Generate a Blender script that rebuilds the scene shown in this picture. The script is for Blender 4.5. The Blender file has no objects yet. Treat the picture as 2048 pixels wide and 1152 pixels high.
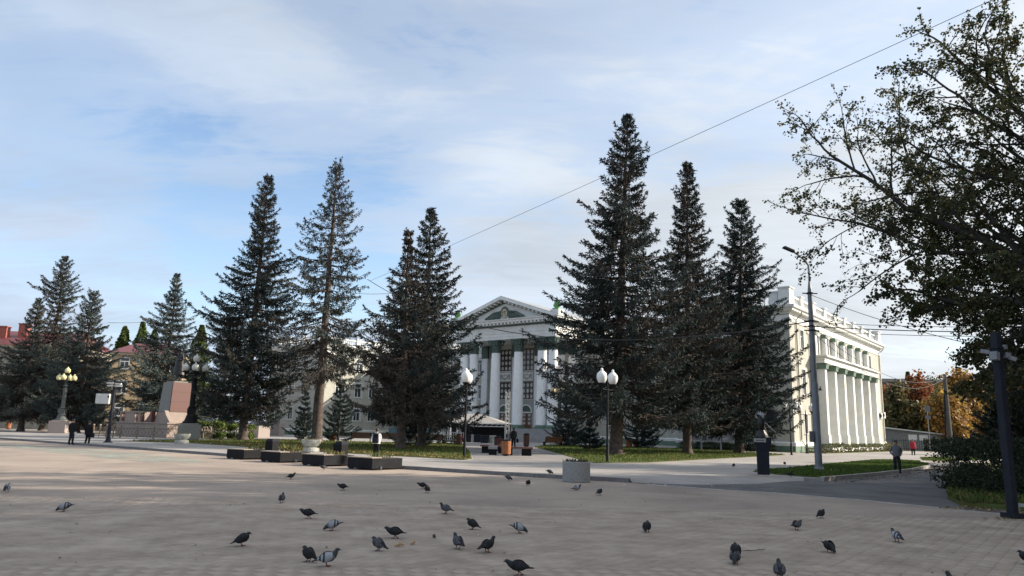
import bpy, bmesh, math, random
import numpy as np
from mathutils import Vector, Matrix, Quaternion

random.seed(7)
rng = np.random.default_rng(11)
R = math.radians
scn = bpy.context.scene
COL = scn.collection

# ------------------------------------------------------------------ camera
cam_d = bpy.data.cameras.new('camera'); cam = bpy.data.objects.new('camera', cam_d); COL.objects.link(cam)
cam_d.sensor_width = 36.0; cam_d.lens = 36.0 * 1500 / 2048
cam_d.clip_start = 0.1; cam_d.clip_end = 4000
_th, _ph = R(10.8), R(1.35)
_fw = Vector((0, math.cos(_th), math.sin(_th))); _u0 = Vector((0, -math.sin(_th), math.cos(_th))); _r0 = Vector((1, 0, 0))
_up = _u0 * math.cos(_ph) - _r0 * math.sin(_ph); _rt = _r0 * math.cos(_ph) + _u0 * math.sin(_ph)
cam.matrix_world = Matrix(((_rt.x, _up.x, -_fw.x, 0), (_rt.y, _up.y, -_fw.y, 0), (_rt.z, _up.z, -_fw.z, 1.6), (0, 0, 0, 1)))
scn.camera = cam

# ------------------------------------------------------------------ sun and sky
SUN_AZ, SUN_EL = R(9.0), R(26.5)            # azimuth counted from +X towards +Y
SDIR = Vector((math.cos(SUN_AZ) * math.cos(SUN_EL), math.sin(SUN_AZ) * math.cos(SUN_EL), math.sin(SUN_EL)))
sl = bpy.data.lights.new('sun', 'SUN'); sun = bpy.data.objects.new('sun', sl); COL.objects.link(sun)
sl.energy = 5.0; sl.angle = R(0.6); sl.color = (1.0, 0.89, 0.74)
sun.rotation_euler = (-SDIR).to_track_quat('-Z', 'Y').to_euler(); sun.location = (40, 0, 60)

world = bpy.data.worlds.new('World'); scn.world = world; world.use_nodes = True
def build_world():
    nt = world.node_tree; N = nt.nodes; L = nt.links; N.clear()
    def nd(t, **k):
        n = N.new(t)
        for a, v in k.items(): setattr(n, a, v)
        return n
    def math_(op, a, b=None, c=None):
        m = nd('ShaderNodeMath', operation=op)
        for i, v in enumerate((a, b, c)):
            if v is None: continue
            if isinstance(v, (int, float)): m.inputs[i].default_value = v
            else: L.new(v, m.inputs[i])
        return m.outputs[0]
    out = nd('ShaderNodeOutputWorld'); bg = nd('ShaderNodeBackground'); L.new(bg.outputs[0], out.inputs[0])
    bg.inputs[1].default_value = 0.069
    sky = nd('ShaderNodeTexSky'); sky.sky_type = 'NISHITA'; sky.sun_disc = False
    sky.sun_elevation = SUN_EL; sky.sun_rotation = math.pi / 2 - SUN_AZ
    sky.altitude = 150; sky.air_density = 1.0; sky.dust_density = 0.6; sky.ozone_density = 1.5
    tc = nd('ShaderNodeTexCoord'); sep = nd('ShaderNodeSeparateXYZ'); L.new(tc.outputs['Generated'], sep.inputs[0])
    zz = math_('ADD', math_('MAXIMUM', sep.outputs[2], 0.0), 0.16)
    cx = math_('DIVIDE', sep.outputs[0], zz); cy = math_('DIVIDE', sep.outputs[1], zz)
    cmb = nd('ShaderNodeCombineXYZ'); L.new(cx, cmb.inputs[0]); L.new(cy, cmb.inputs[1])
    def noise(scale, detail, rough, dist, loc, sc=(1, 1, 1)):
        mp = nd('ShaderNodeMapping'); L.new(cmb.outputs[0], mp.inputs[0]); mp.inputs['Location'].default_value = loc; mp.inputs['Scale'].default_value = sc
        n = nd('ShaderNodeTexNoise'); L.new(mp.outputs[0], n.inputs[0])
        n.inputs['Scale'].default_value = scale; n.inputs['Detail'].default_value = detail
        n.inputs['Roughness'].default_value = rough; n.inputs['Distortion'].default_value = dist
        return n.outputs[0]
    def ramp(v, stops, interp='EASE'):
        r = nd('ShaderNodeValToRGB'); L.new(v, r.inputs[0]); r.color_ramp.interpolation = interp
        e = r.color_ramp.elements
        while len(e) < len(stops): e.new(0.5)
        for el, (p, c) in zip(e, stops): el.position = p; el.color = (c, c, c, 1)
        return r.outputs[0]
    big = noise(0.55, 3, 0.45, 0.5, (2.70, 0.68, 0.0), (1, 0.8, 1))
    mid = noise(1.6, 6, 0.55, 0.7, (0.3, 5.2, 1.0), (0.8, 1.25, 1))
    fine = noise(9.0, 5, 0.6, 0.9, (1.3, 0.6, 2.0), (0.55, 1.6, 1))
    f1 = math_('ADD', math_('MULTIPLY', big, 0.64), math_('ADD', math_('MULTIPLY', mid, 0.27), math_('MULTIPLY', fine, 0.09)))
    cover = ramp(f1, [(0.375, 0.0), (0.435, 0.52), (0.505, 0.95)])
    # low horizon veil: the deck thickens towards the horizon because we look through more of it
    veil = math_('POWER', math_('SUBTRACT', 1.0, math_('MAXIMUM', math_('MINIMUM', sep.outputs[2], 1.0), 0.0)), 5.0)
    cover = math_('MINIMUM', math_('ADD', cover, math_('MULTIPLY', veil, 0.35)), 0.97)
    # cloud brightness: thicker is greyer, brighter around the sun
    thick = noise(1.15, 5, 0.5, 0.6, (7.7, 1.2, 3.0), (0.8, 1.2, 1))
    shade = ramp(math_('ADD', math_('MULTIPLY', thick, 0.8), math_('MULTIPLY', fine, 0.2)), [(0.36, 1.10), (0.5, 1.0), (0.64, 0.87)], 'LINEAR')
    sd = nd('ShaderNodeVectorMath', operation='DOT_PRODUCT'); L.new(tc.outputs['Generated'], sd.inputs[0]); sd.inputs[1].default_value = SDIR
    dot = math_('MAXIMUM', sd.outputs['Value'], 0.0)
    glow = math_('ADD', 1.0, math_('ADD', math_('MULTIPLY', math_('POWER', dot, 2.5), 0.22), math_('MULTIPLY', math_('POWER', dot, 12.0), 0.8)))
    cb = math_('MULTIPLY', shade, glow)
    # haze light: clouds far from the sun are bluer, near it whiter
    wf = nd('ShaderNodeMapRange', interpolation_type='SMOOTHSTEP'); L.new(sd.outputs['Value'], wf.inputs[0]); wf.inputs[1].default_value = -0.25; wf.inputs[2].default_value = 0.75
    ct = nd('ShaderNodeMix', data_type='RGBA'); L.new(wf.outputs[0], ct.inputs['Factor'])
    ct.inputs[6].default_value = (4.75, 5.65, 7.0, 1); ct.inputs[7].default_value = (6.5, 6.85, 7.15, 1)
    cc = nd('ShaderNodeVectorMath', operation='SCALE'); L.new(ct.outputs[2], cc.inputs[0]); L.new(cb, cc.inputs['Scale'])
    mix = nd('ShaderNodeMix', data_type='RGBA'); L.new(cover, mix.inputs['Factor'])
    sk2 = nd('ShaderNodeVectorMath', operation='SCALE'); L.new(sky.outputs[0], sk2.inputs[0]); sk2.inputs['Scale'].default_value = 1.9; L.new(sk2.outputs[0], mix.inputs[6]); L.new(cc.outputs[0], mix.inputs[7])
    L.new(mix.outputs[2], bg.inputs[0])
build_world()
scn.view_settings.view_transform = 'Standard'; scn.view_settings.look = 'None'
scn.view_settings.gamma = 1.0; scn.view_settings.exposure = 0.84
scn.render.engine = 'CYCLES'
try:
    scn.cycles.max_bounces = 5; scn.cycles.diffuse_bounces = 3; scn.cycles.transparent_max_bounces = 8; scn.cycles.use_denoising = True
    scn.cycles.sample_clamp_indirect = 6.0
except Exception: pass

# ------------------------------------------------------------------ materials
MATS = {}
def mat(name, c, rough=0.8, var=0.12, scale=2.0, bump=0.0, bscale=None, metal=0.0, c2=None, detail=6, spec=0.5, attr=None, stain=0.0, rnd=0.0, translucent=0.0, alpha=None):
    if name in MATS: return MATS[name]
    m = bpy.data.materials.new(name); m.use_nodes = True; MATS[name] = m
    nt = m.node_tree; N = nt.nodes; L = nt.links
    b = N['Principled BSDF']; b.inputs['Roughness'].default_value = rough; b.inputs['Metallic'].default_value = metal
    b.inputs['Specular IOR Level'].default_value = spec
    tc = N.new('ShaderNodeTexCoord')
    no = N.new('ShaderNodeTexNoise'); no.inputs['Scale'].default_value = scale; no.inputs['Detail'].default_value = detail
    no.inputs['Roughness'].default_value = 0.6
    L.new(tc.outputs['Object'], no.inputs['Vector'])
    r = N.new('ShaderNodeValToRGB'); L.new(no.outputs[0], r.inputs[0])
    c2 = c2 or tuple(max(0, x * (1 - 2 * var)) for x in c); c1 = tuple(min(1, x * (1 + var)) for x in c)
    r.color_ramp.elements[0].position = 0.3; r.color_ramp.elements[1].position = 0.7
    r.color_ramp.elements[0].color = (*c2, 1); r.color_ramp.elements[1].color = (*c1, 1)
    col = r.outputs[0]
    if attr:
        a = N.new('ShaderNodeAttribute'); a.attribute_name = attr
        mx = N.new('ShaderNodeMix'); mx.data_type = 'RGBA'; mx.blend_type = 'MULTIPLY'; mx.inputs['Factor'].default_value = 1
        L.new(a.outputs['Color'], mx.inputs[6]); L.new(col, mx.inputs[7]); col = mx.outputs[2]
    if stain:
        s = N.new('ShaderNodeTexNoise'); s.inputs['Scale'].default_value = 0.5; s.inputs['Detail'].default_value = 8; s.inputs['Roughness'].default_value = .7
        mp = N.new('ShaderNodeMapping'); mp.inputs['Scale'].default_value = (1.6, 1.6, 0.35); L.new(tc.outputs['Object'], mp.inputs[0]); L.new(mp.outputs[0], s.inputs['Vector'])
        rr = N.new('ShaderNodeValToRGB'); L.new(s.outputs[0], rr.inputs[0])
        rr.color_ramp.elements[0].position = 0.38; rr.color_ramp.elements[1].position = 0.62
        k = 1 - stain; rr.color_ramp.elements[0].color = (k, k * .98, k * .95, 1); rr.color_ramp.elements[1].color = (1, 1, 1, 1)
        mx = N.new('ShaderNodeMix'); mx.data_type = 'RGBA'; mx.blend_type = 'MULTIPLY'; mx.inputs['Factor'].default_value = 1
        L.new(col, mx.inputs[6]); L.new(rr.outputs[0], mx.inputs[7]); col = mx.outputs[2]
    if rnd:
        g = N.new('ShaderNodeNewGeometry'); h = N.new('ShaderNodeHueSaturation')
        mr = N.new('ShaderNodeMapRange'); mr.inputs['To Min'].default_value = 1 - rnd; mr.inputs['To Max'].default_value = 1 + rnd
        L.new(g.outputs['Random Per Island'], mr.inputs[0]); L.new(mr.outputs[0], h.inputs['Value']); L.new(col, h.inputs['Color']); col = h.outputs[0]
    L.new(col, b.inputs['Base Color'])
    if bump:
        bn = N.new('ShaderNodeTexNoise'); bn.inputs['Scale'].default_value = bscale or scale * 6; bn.inputs['Detail'].default_value = 5
        L.new(tc.outputs['Object'], bn.inputs['Vector'])
        bp = N.new('ShaderNodeBump'); bp.inputs['Strength'].default_value = bump; bp.inputs['Distance'].default_value = 0.02
        L.new(bn.outputs[0], bp.inputs['Height']); L.new(bp.outputs[0], b.inputs['Normal'])
    if translucent:
        t = N.new('ShaderNodeBsdfTranslucent'); L.new(col, t.inputs[0]); ms = N.new('ShaderNodeMixShader'); ms.inputs[0].default_value = translucent
        o = N['Material Output']; L.new(b.outputs[0], ms.inputs[1]); L.new(t.outputs[0], ms.inputs[2]); L.new(ms.outputs[0], o.inputs[0])
    return m

def paving_mat(name, c, c2, tile, ang, joint=0.06, var=0.10, big=0.08, bump=0.25, offset=0.5, dirt=(.75, .72, .68)):
    """stone setts in a running bond, turned by ang; the joints are narrow and dirty"""
    m = bpy.data.materials.new(name); m.use_nodes = True; MATS[name] = m
    nt = m.node_tree; N = nt.nodes; L = nt.links; b = N['Principled BSDF']; b.inputs['Roughness'].default_value = 0.85; b.inputs['Specular IOR Level'].default_value = 0.3
    g = N.new('ShaderNodeNewGeometry'); mp = N.new('ShaderNodeMapping'); mp.inputs['Rotation'].default_value = (0, 0, ang)
    L.new(g.outputs['Position'], mp.inputs[0])
    br = N.new('ShaderNodeTexBrick'); L.new(mp.outputs[0], br.inputs['Vector'])
    br.inputs['Scale'].default_value = 1.0; br.inputs['Brick Width'].default_value = tile[0]; br.inputs['Row Height'].default_value = tile[1]
    br.inputs['Mortar Size'].default_value = joint * tile[1] * .5; br.inputs['Mortar Smooth'].default_value = 0.3; br.inputs['Bias'].default_value = 0
    br.offset = offset
    br.inputs['Color1'].default_value = (*c, 1); br.inputs['Color2'].default_value = (*c2, 1)
    br.inputs['Mortar'].default_value = (c[0] * .74, c[1] * .74, c[2] * .74, 1)
    n1 = N.new('ShaderNodeTexNoise'); n1.inputs['Scale'].default_value = 0.33; n1.inputs['Detail'].default_value = 9; n1.inputs['Roughness'].default_value = .62; n1.inputs['Distortion'].default_value = .6
    L.new(g.outputs['Position'], n1.inputs['Vector'])
    r = N.new('ShaderNodeValToRGB'); L.new(n1.outputs[0], r.inputs[0]); r.color_ramp.elements[0].position = .33; r.color_ramp.elements[1].position = .68
    r.color_ramp.elements[0].color = (*dirt, 1); r.color_ramp.elements[1].color = (1.06, 1.05, 1.04, 1)
    n2 = N.new('ShaderNodeTexNoise'); n2.inputs['Scale'].default_value = 38; n2.inputs['Detail'].default_value = 4; L.new(g.outputs['Position'], n2.inputs['Vector'])
    r2 = N.new('ShaderNodeValToRGB'); L.new(n2.outputs[0], r2.inputs[0]); r2.color_ramp.elements[0].color = (.78, .78, .78, 1); r2.color_ramp.elements[1].color = (1.15, 1.15, 1.15, 1)
    def mul(a, b2):
        mx = N.new('ShaderNodeMix'); mx.data_type = 'RGBA'; mx.blend_type = 'MULTIPLY'; mx.inputs['Factor'].default_value = 1
        L.new(a, mx.inputs[6]); L.new(b2, mx.inputs[7]); return mx.outputs[2]
    L.new(mul(mul(br.outputs[0], r.outputs[0]), r2.outputs[0]), b.inputs['Base Color'])
    bp = N.new('ShaderNodeBump'); bp.inputs['Strength'].default_value = bump; bp.inputs['Distance'].default_value = 0.01
    ad = N.new('ShaderNodeMath'); ad.operation = 'MULTIPLY_ADD'; L.new(br.outputs['Fac'], ad.inputs[0]); ad.inputs[1].default_value = -1.0; L.new(n2.outputs[0], ad.inputs[2])
    L.new(ad.outputs[0], bp.inputs['Height']); L.new(bp.outputs[0], b.inputs['Normal'])
    return m

# ------------------------------------------------------------------ mesh helpers
class MB:
    def __init__(s): s.v = []; s.f = []; s.m = []; s.mi = 0
    def add(s, vs, fs):
        o = len(s.v); s.v += [tuple(x) for x in vs]
        for f in fs: s.f.append(tuple(o + i for i in f)); s.m.append(s.mi)
        return s
    def box(s, c, d, rz=0.0, taper=1.0, tilt=None):
        x, y, z = (d[0] / 2, d[1] / 2, d[2] / 2)
        P = [(-x, -y, -z), (x, -y, -z), (x, y, -z), (-x, y, -z), (-x * taper, -y * taper, z), (x * taper, -y * taper, z), (x * taper, y * taper, z), (-x * taper, y * taper, z)]
        M = Matrix.Rotation(rz, 3, 'Z')
        if tilt is not None: M = M @ tilt
        P = [Vector(c) + M @ Vector(p) for p in P]
        return s.add(P, [(0, 3, 2, 1), (4, 5, 6, 7), (0, 1, 5, 4), (1, 2, 6, 5), (2, 3, 7, 6), (3, 0, 4, 7)])
    def bx(s, x0, x1, y0, y1, z0, z1): return s.box(((x0 + x1) / 2, (y0 + y1) / 2, (z0 + z1) / 2), (x1 - x0, y1 - y0, z1 - z0))
    def prism(s, poly, z0, z1):
        n = len(poly)
        a = sum(poly[i][0] * poly[(i + 1) % n][1] - poly[(i + 1) % n][0] * poly[i][1] for i in range(n))
        if a < 0: poly = poly[::-1]
        V = [(x, y, z0) for x, y in poly] + [(x, y, z1) for x, y in poly]
        return s.add(V, [tuple(range(n - 1, -1, -1)), tuple(range(n, 2 * n))] + [(i, (i + 1) % n, n + (i + 1) % n, n + i) for i in range(n)])
    def extr(s, poly, y0, y1):
        """polygon in (x,z) pushed along y"""
        n = len(poly); V = [(x, y0, z) for x, z in poly] + [(x, y1, z) for x, z in poly]
        return s.add(V, [tuple(range(n)), tuple(range(2 * n - 1, n - 1, -1))] + [((i + 1) % n, i, n + i, n + (i + 1) % n) for i in range(n)])
    def tube(s, pts, rad, n=8, cap=True):
        pts = [Vector(p) for p in pts]; k = len(pts)
        if isinstance(rad, (int, float)): rad = [rad] * k
        V = []; prev = None
        for i, p in enumerate(pts):
            t = (pts[min(i + 1, k - 1)] - pts[max(i - 1, 0)])
            t = t.normalized() if t.length > 1e-9 else Vector((0, 0, 1))
            if prev is None:
                a = Vector((0, 0, 1)) if abs(t.z) < 0.9 else Vector((1, 0, 0)); u = t.cross(a).normalized()
            else:
                u = (prev - t * prev.dot(t)); u = u.normalized() if u.length > 1e-6 else t.orthogonal().normalized()
            prev = u; w = t.cross(u)
            for j in range(n):
                a = 2 * math.pi * j / n; V.append(p + (u * math.cos(a) + w * math.sin(a)) * rad[i])
        F = [(i * n + j, i * n + (j + 1) % n, (i + 1) * n + (j + 1) % n, (i + 1) * n + j) for i in range(k - 1) for j in range(n)]
        if cap: F += [tuple(range(n - 1, -1, -1)), tuple((k - 1) * n + j for j in range(n))]
        return s.add(V, F)
    def lathe(s, prof, n=16, c=(0, 0, 0), sq=None):
        V = []
        for r, z in prof:
            for j in range(n):
                a = 2 * math.pi * (j + .5) / n; V.append((c[0] + r * math.cos(a), c[1] + r * math.sin(a), c[2] + z))
        k = len(prof); F = [(i * n + j, i * n + (j + 1) % n, (i + 1) * n + (j + 1) % n, (i + 1) * n + j) for i in range(k - 1) for j in range(n)]
        F += [tuple(range(n - 1, -1, -1)), tuple((k - 1) * n + j for j in range(n))]
        return s.add(V, F)
    def sweep(s, prof, path, closed=False):
        """closed profile of (outward, z) carried along a plan path; outward is to the right of travel"""
        P = [Vector((p[0], p[1])) for p in path]; k = len(P); rows = []
        for i in range(k):
            def nr(a, b): d = (b - a).normalized(); return Vector((d.y, -d.x))
            if closed: n1, n2 = nr(P[i - 1], P[i]), nr(P[i], P[(i + 1) % k])
            else:
                n1 = nr(P[max(i - 1, 0)], P[max(i, 1)]); n2 = nr(P[min(i, k - 2)], P[min(i + 1, k - 1)])
            mvec = (n1 + n2); mvec = mvec / max(1e-6, (1 + n1.dot(n2)))
            rows.append([(P[i].x + mvec.x * o, P[i].y + mvec.y * o, z) for o, z in prof])
        n = len(prof); V = [v for r in rows for v in r]; F = []
        for i in range(k if closed else k - 1):
            a, b = i * n, ((i + 1) % k) * n
            for j in range(n): F.append((a + j, b + j, b + (j + 1) % n, a + (j + 1) % n))
        if not closed: F += [tuple(range(n - 1, -1, -1))[::-1], tuple((k - 1) * n + j for j in range(n))[::-1]]
        return s.add(V, F)
    def build(s, name, m=None, parent=None, loc=(0, 0, 0), rz=0.0, smooth=False, bevel=0.0, label=None, cat=None, group=None, kind=None):
        me = bpy.data.meshes.new(name); me.from_pydata(s.v, [], s.f)
        ms = m if isinstance(m, (list, tuple)) else [m]
        for x in ms:
            if x: me.materials.append(x)
        if len(ms) > 1: me.polygons.foreach_set('material_index', s.m)
        if smooth: me.polygons.foreach_set('use_smooth', [True] * len(s.f))
        me.update()
        return obj(name, me, parent, loc, rz, bevel, label, cat, group, kind, smooth)

def obj(name, me, parent=None, loc=(0, 0, 0), rz=0.0, bevel=0.0, label=None, cat=None, group=None, kind=None, smooth=False):
    o = bpy.data.objects.new(name, me); COL.objects.link(o); o.location = loc; o.rotation_euler = (0, 0, rz)
    if parent: o.parent = parent
    if smooth == 'auto':
        pass
    if bevel:
        b = o.modifiers.new('bevel', 'BEVEL'); b.width = bevel; b.segments = 2; b.limit_method = 'ANGLE'; b.angle_limit = R(40)
    tag(o, label, cat, group, kind); return o
def tag(o, label=None, cat=None, group=None, kind=None):
    if label: o['label'] = label
    if cat: o['category'] = cat
    if group: o['group'] = group
    if kind: o['kind'] = kind
    return o
def thing(name, label, cat, loc=(0, 0, 0), rz=0.0, group=None):
    o = bpy.data.objects.new(name, None); COL.objects.link(o); o.location = loc; o.rotation_euler = (0, 0, rz); o.empty_display_size = .3
    return tag(o, label, cat, group)
def dup(root, loc, rz, label, scale=None, group=None):
    r = root.copy(); COL.objects.link(r); r.location = loc; r.rotation_euler = (0, 0, rz); r['label'] = label
    if group: r['group'] = group
    if scale: r.scale = scale if isinstance(scale, tuple) else (scale,) * 3
    for ch in list(root.children):
        c = ch.copy(); COL.objects.link(c); c.parent = r
        for g in list(ch.children):
            d = g.copy(); COL.objects.link(d); d.parent = c
    return r
def raw_mesh(name, V, F, mats, attr=None, corner_n=None, smooth=False):
    """V (n,3), F (m,k) index arrays of one polygon size; attr: per-face rgb"""
    me = bpy.data.meshes.new(name); V = np.asarray(V, np.float32); F = np.asarray(F, np.int32); m, k = F.shape
    me.vertices.add(len(V)); me.vertices.foreach_set('co', V.ravel())
    me.loops.add(m * k); me.loops.foreach_set('vertex_index', F.ravel())
    me.polygons.add(m); me.polygons.foreach_set('loop_start', np.arange(0, m * k, k, dtype=np.int32)); me.polygons.foreach_set('loop_total', np.full(m, k, np.int32))
    if smooth: me.polygons.foreach_set('use_smooth', np.ones(m, bool))
    for x in mats: me.materials.append(x)
    me.update(calc_edges=True); me.validate()
    if attr is not None:
        a = me.attributes.new('tint', 'FLOAT_COLOR', 'FACE'); c = np.ones((m, 4), np.float32); c[:, :3] = attr; a.data.foreach_set('color', c.ravel())
    return me

# ------------------------------------------------------------------ palette
A38 = R(38.0)
E1 = Vector((math.cos(A38), -math.sin(A38), 0)); E2 = Vector((math.sin(A38), math.cos(A38), 0))
PAVE = .12
def uv(p, a, b, z=0.0): q = Vector((p[0], p[1], 0)) + E1 * a + E2 * b; return (q.x, q.y, z)

m_plaza = paving_mat('plaza_setts', (.362, .298, .247), (.345, .283, .235), (.3, .2), R(-52), joint=.05, dirt=(.66, .66, .67))
m_pave = paving_mat('pale_flagstones', (.355, .335, .322), (.32, .305, .295), (.8, .4), R(38), joint=.03, bump=.15)
m_path = paving_mat('grey_path_setts', (.27, .255, .25), (.23, .22, .215), (.4, .2), R(-52), joint=.05)
m_asph = mat('asphalt', (.135, .132, .134), .9, .18, .7, .35, 60, c2=(.085, .083, .087), spec=.25, stain=.15)
m_kerb = mat('kerb_concrete', (.36, .34, .32), .9, .12, 5, .3, 40, stain=.12)
m_kerbdark = mat('kerb_granite', (.17, .165, .165), .85, .15, 6, .3, 50)
m_grass = mat('lawn_soil_grass', (.075, .105, .03), .95, .2, 1.2, .5, 60, c2=(.085, .07, .03), spec=.1)
m_soil = mat('soil', (.10, .08, .06), .95, .2, 3, .4, 40)
m_far = mat('far_ground', (.16, .15, .12), .95, .2, .05)
m_teal = mat('faded_teal_paint', (.29, .345, .31), .9, .1, 1.1, .2, 60, c2=(.33, .33, .28), spec=.2)
def faded(m):
    nt = m.node_tree; N = nt.nodes; L = nt.links; g = N.new('ShaderNodeNewGeometry'); n = N.new('ShaderNodeTexNoise'); n.inputs['Scale'].default_value = .55; n.inputs['Detail'].default_value = 9; n.inputs['Roughness'].default_value = .72
    L.new(g.outputs['Position'], n.inputs['Vector']); r = N.new('ShaderNodeValToRGB'); L.new(n.outputs[0], r.inputs[0]); r.color_ramp.elements[0].position = .40; r.color_ramp.elements[1].position = .60; r.color_ramp.elements[1].color = (.75, .75, .75, 1)
    L.new(r.outputs[0], N['Principled BSDF'].inputs['Alpha'])
faded(m_teal)
m_grout = mat('joint_sand', (.19, .165, .145), .95, .2, 4)

# ------------------------------------------------------------------ ground, plaza, pavement, road
def sheet(name, poly, z, m, kind='structure', parent=None):
    n = len(poly); a = sum(poly[i][0] * poly[(i + 1) % n][1] - poly[(i + 1) % n][0] * poly[i][1] for i in range(n))
    if a < 0: poly = poly[::-1]
    return MB().add([(x, y, z) for x, y in poly], [tuple(range(n))]).build(name, m, kind=kind, parent=parent)
sheet('ground', [(-1800, -200), (1800, -200), (1800, 2600), (-1800, 2600)], -.06, m_far)
KERB = [(-95, 104), (-41.5, 62.4), (-14.5, 39.6), (-4.6, 31.3), (1.0, 27.6), (4.1, 25.9)]
plaza = sheet('plaza', [(-140, -40), (70, -40), (70, 0), (11.5, 17.3), (9.7, 20.4), (7.9, 22.5), (5.9, 23.8), (4.4, 25.3), (4.1, 25.9), (-4.6, 31.3), (-14.5, 39.6), (-41.5, 62.4), (-95, 104), (-140, 138)], 0.0, m_plaza)
sheet('road', [(4.1, 26.1), (4.4, 25.3), (5.9, 23.8), (7.9, 22.5), (9.7, 20.4), (11.5, 17.3), (14, 15), (34, 50), (42, 62), (34, 60), (24, 52), (12, 34), (8, 30)], .006, m_asph)
SLAB = KERB + [(5.0, 26.5), (6.5, 26.7), (8.2, 27.9), (9.6, 29.9), (11.3, 29.4), (11.9, 29.2), (16.4, 34.3), (20.9, 39.9), (26.0, 47.2), (27.6, 50.0), (28.2, 52.2), (30.0, 55.2), (33.5, 57.3), (37.7, 61.3), (64, 92), (95, 128), (95, 210), (-160, 210), (-160, 155)]
MB().prism(SLAB, -.05, PAVE).build('pavement', m_pave, kind='structure')
# dropped flags where the pavement meets the road
inn = [(4.1, 25.9), (5.0, 26.5), (6.5, 26.7), (8.2, 27.9), (9.6, 29.9), (11.3, 29.4)]; ou = [(4.15, 25.75), (5.2, 25.4), (6.4, 25.5), (8.7, 26.7), (10.4, 28.6), (11.2, 29.1)]
b = MB()
for i in range(5):
    b.add([(*inn[i], PAVE + .003), (*ou[i], .01), (*ou[i + 1], .01), (*inn[i + 1], PAVE + .003)], [(0, 1, 2, 3)])
b.build('pavement_ramp', m_pave, kind='structure')

def kerb(name, path, w, h, m, step=1.0, z0=0.0, gap=.012):
    """a row of separate kerb stones along a plan path"""
    e = bpy.data.objects.new(name, None); COL.objects.link(e); e['kind'] = 'structure'
    cache = {}
    for (x0, y0), (x1, y1) in zip(path[:-1], path[1:]):
        L = math.hypot(x1 - x0, y1 - y0); n = max(1, round(L / step)); a = math.atan2(y1 - y0, x1 - x0); l = L / n
        key = round(l, 3)
        if key not in cache:
            k = MB().box((0, 0, (h + z0) / 2 - .02), (l - gap, w, h - z0 + .04)); q = k.build('kerb_stone', m, e, bevel=.012); cache[key] = q.data; first = q
        else: first = None
        for i in range(n):
            t = (i + .5) / n
            o = first if (first is not None and i == 0) else None
            if o is None:
                o = bpy.data.objects.new('kerb_stone', cache[key]); COL.objects.link(o); o.parent = e
            o.location = (x0 + (x1 - x0) * t, y0 + (y1 - y0) * t, random.uniform(-.004, .004)); o.rotation_euler = (0, 0, a + random.uniform(-.004, .004))
    return e
kerb('kerb', KERB[1:], .2, PAVE + .012, m_kerbdark, 1.0)
kerb('kerb_island', [(11.9, 29.2), (16.4, 34.3), (20.9, 39.9), (26.0, 47.2), (27.6, 50.0), (28.2, 52.2), (30.0, 55.2)], .16, PAVE + .05, m_kerb, 1.0)
kerb('kerb_verge', [(33.5, 57.3), (37.7, 61.3), (47, 72)], .16, PAVE + .05, m_kerb, 1.0)
kerb('kerb_flush', [(4.5, 25.2), (5.9, 23.8), (7.9, 22.5), (9.7, 20.4), (11.5, 17.3), (13.2, 16.1)], .14, .014, m_kerb, .8)
kerb('kerb_hedge', [(12.1, 18.8), (14.5, 17.4), (18, 15.4)], .2, .17, mat('whitewashed_kerb', (.42, .42, .41), .9, .15, 3, .2, 30, c2=(.2, .2, .2)), .9)

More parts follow.
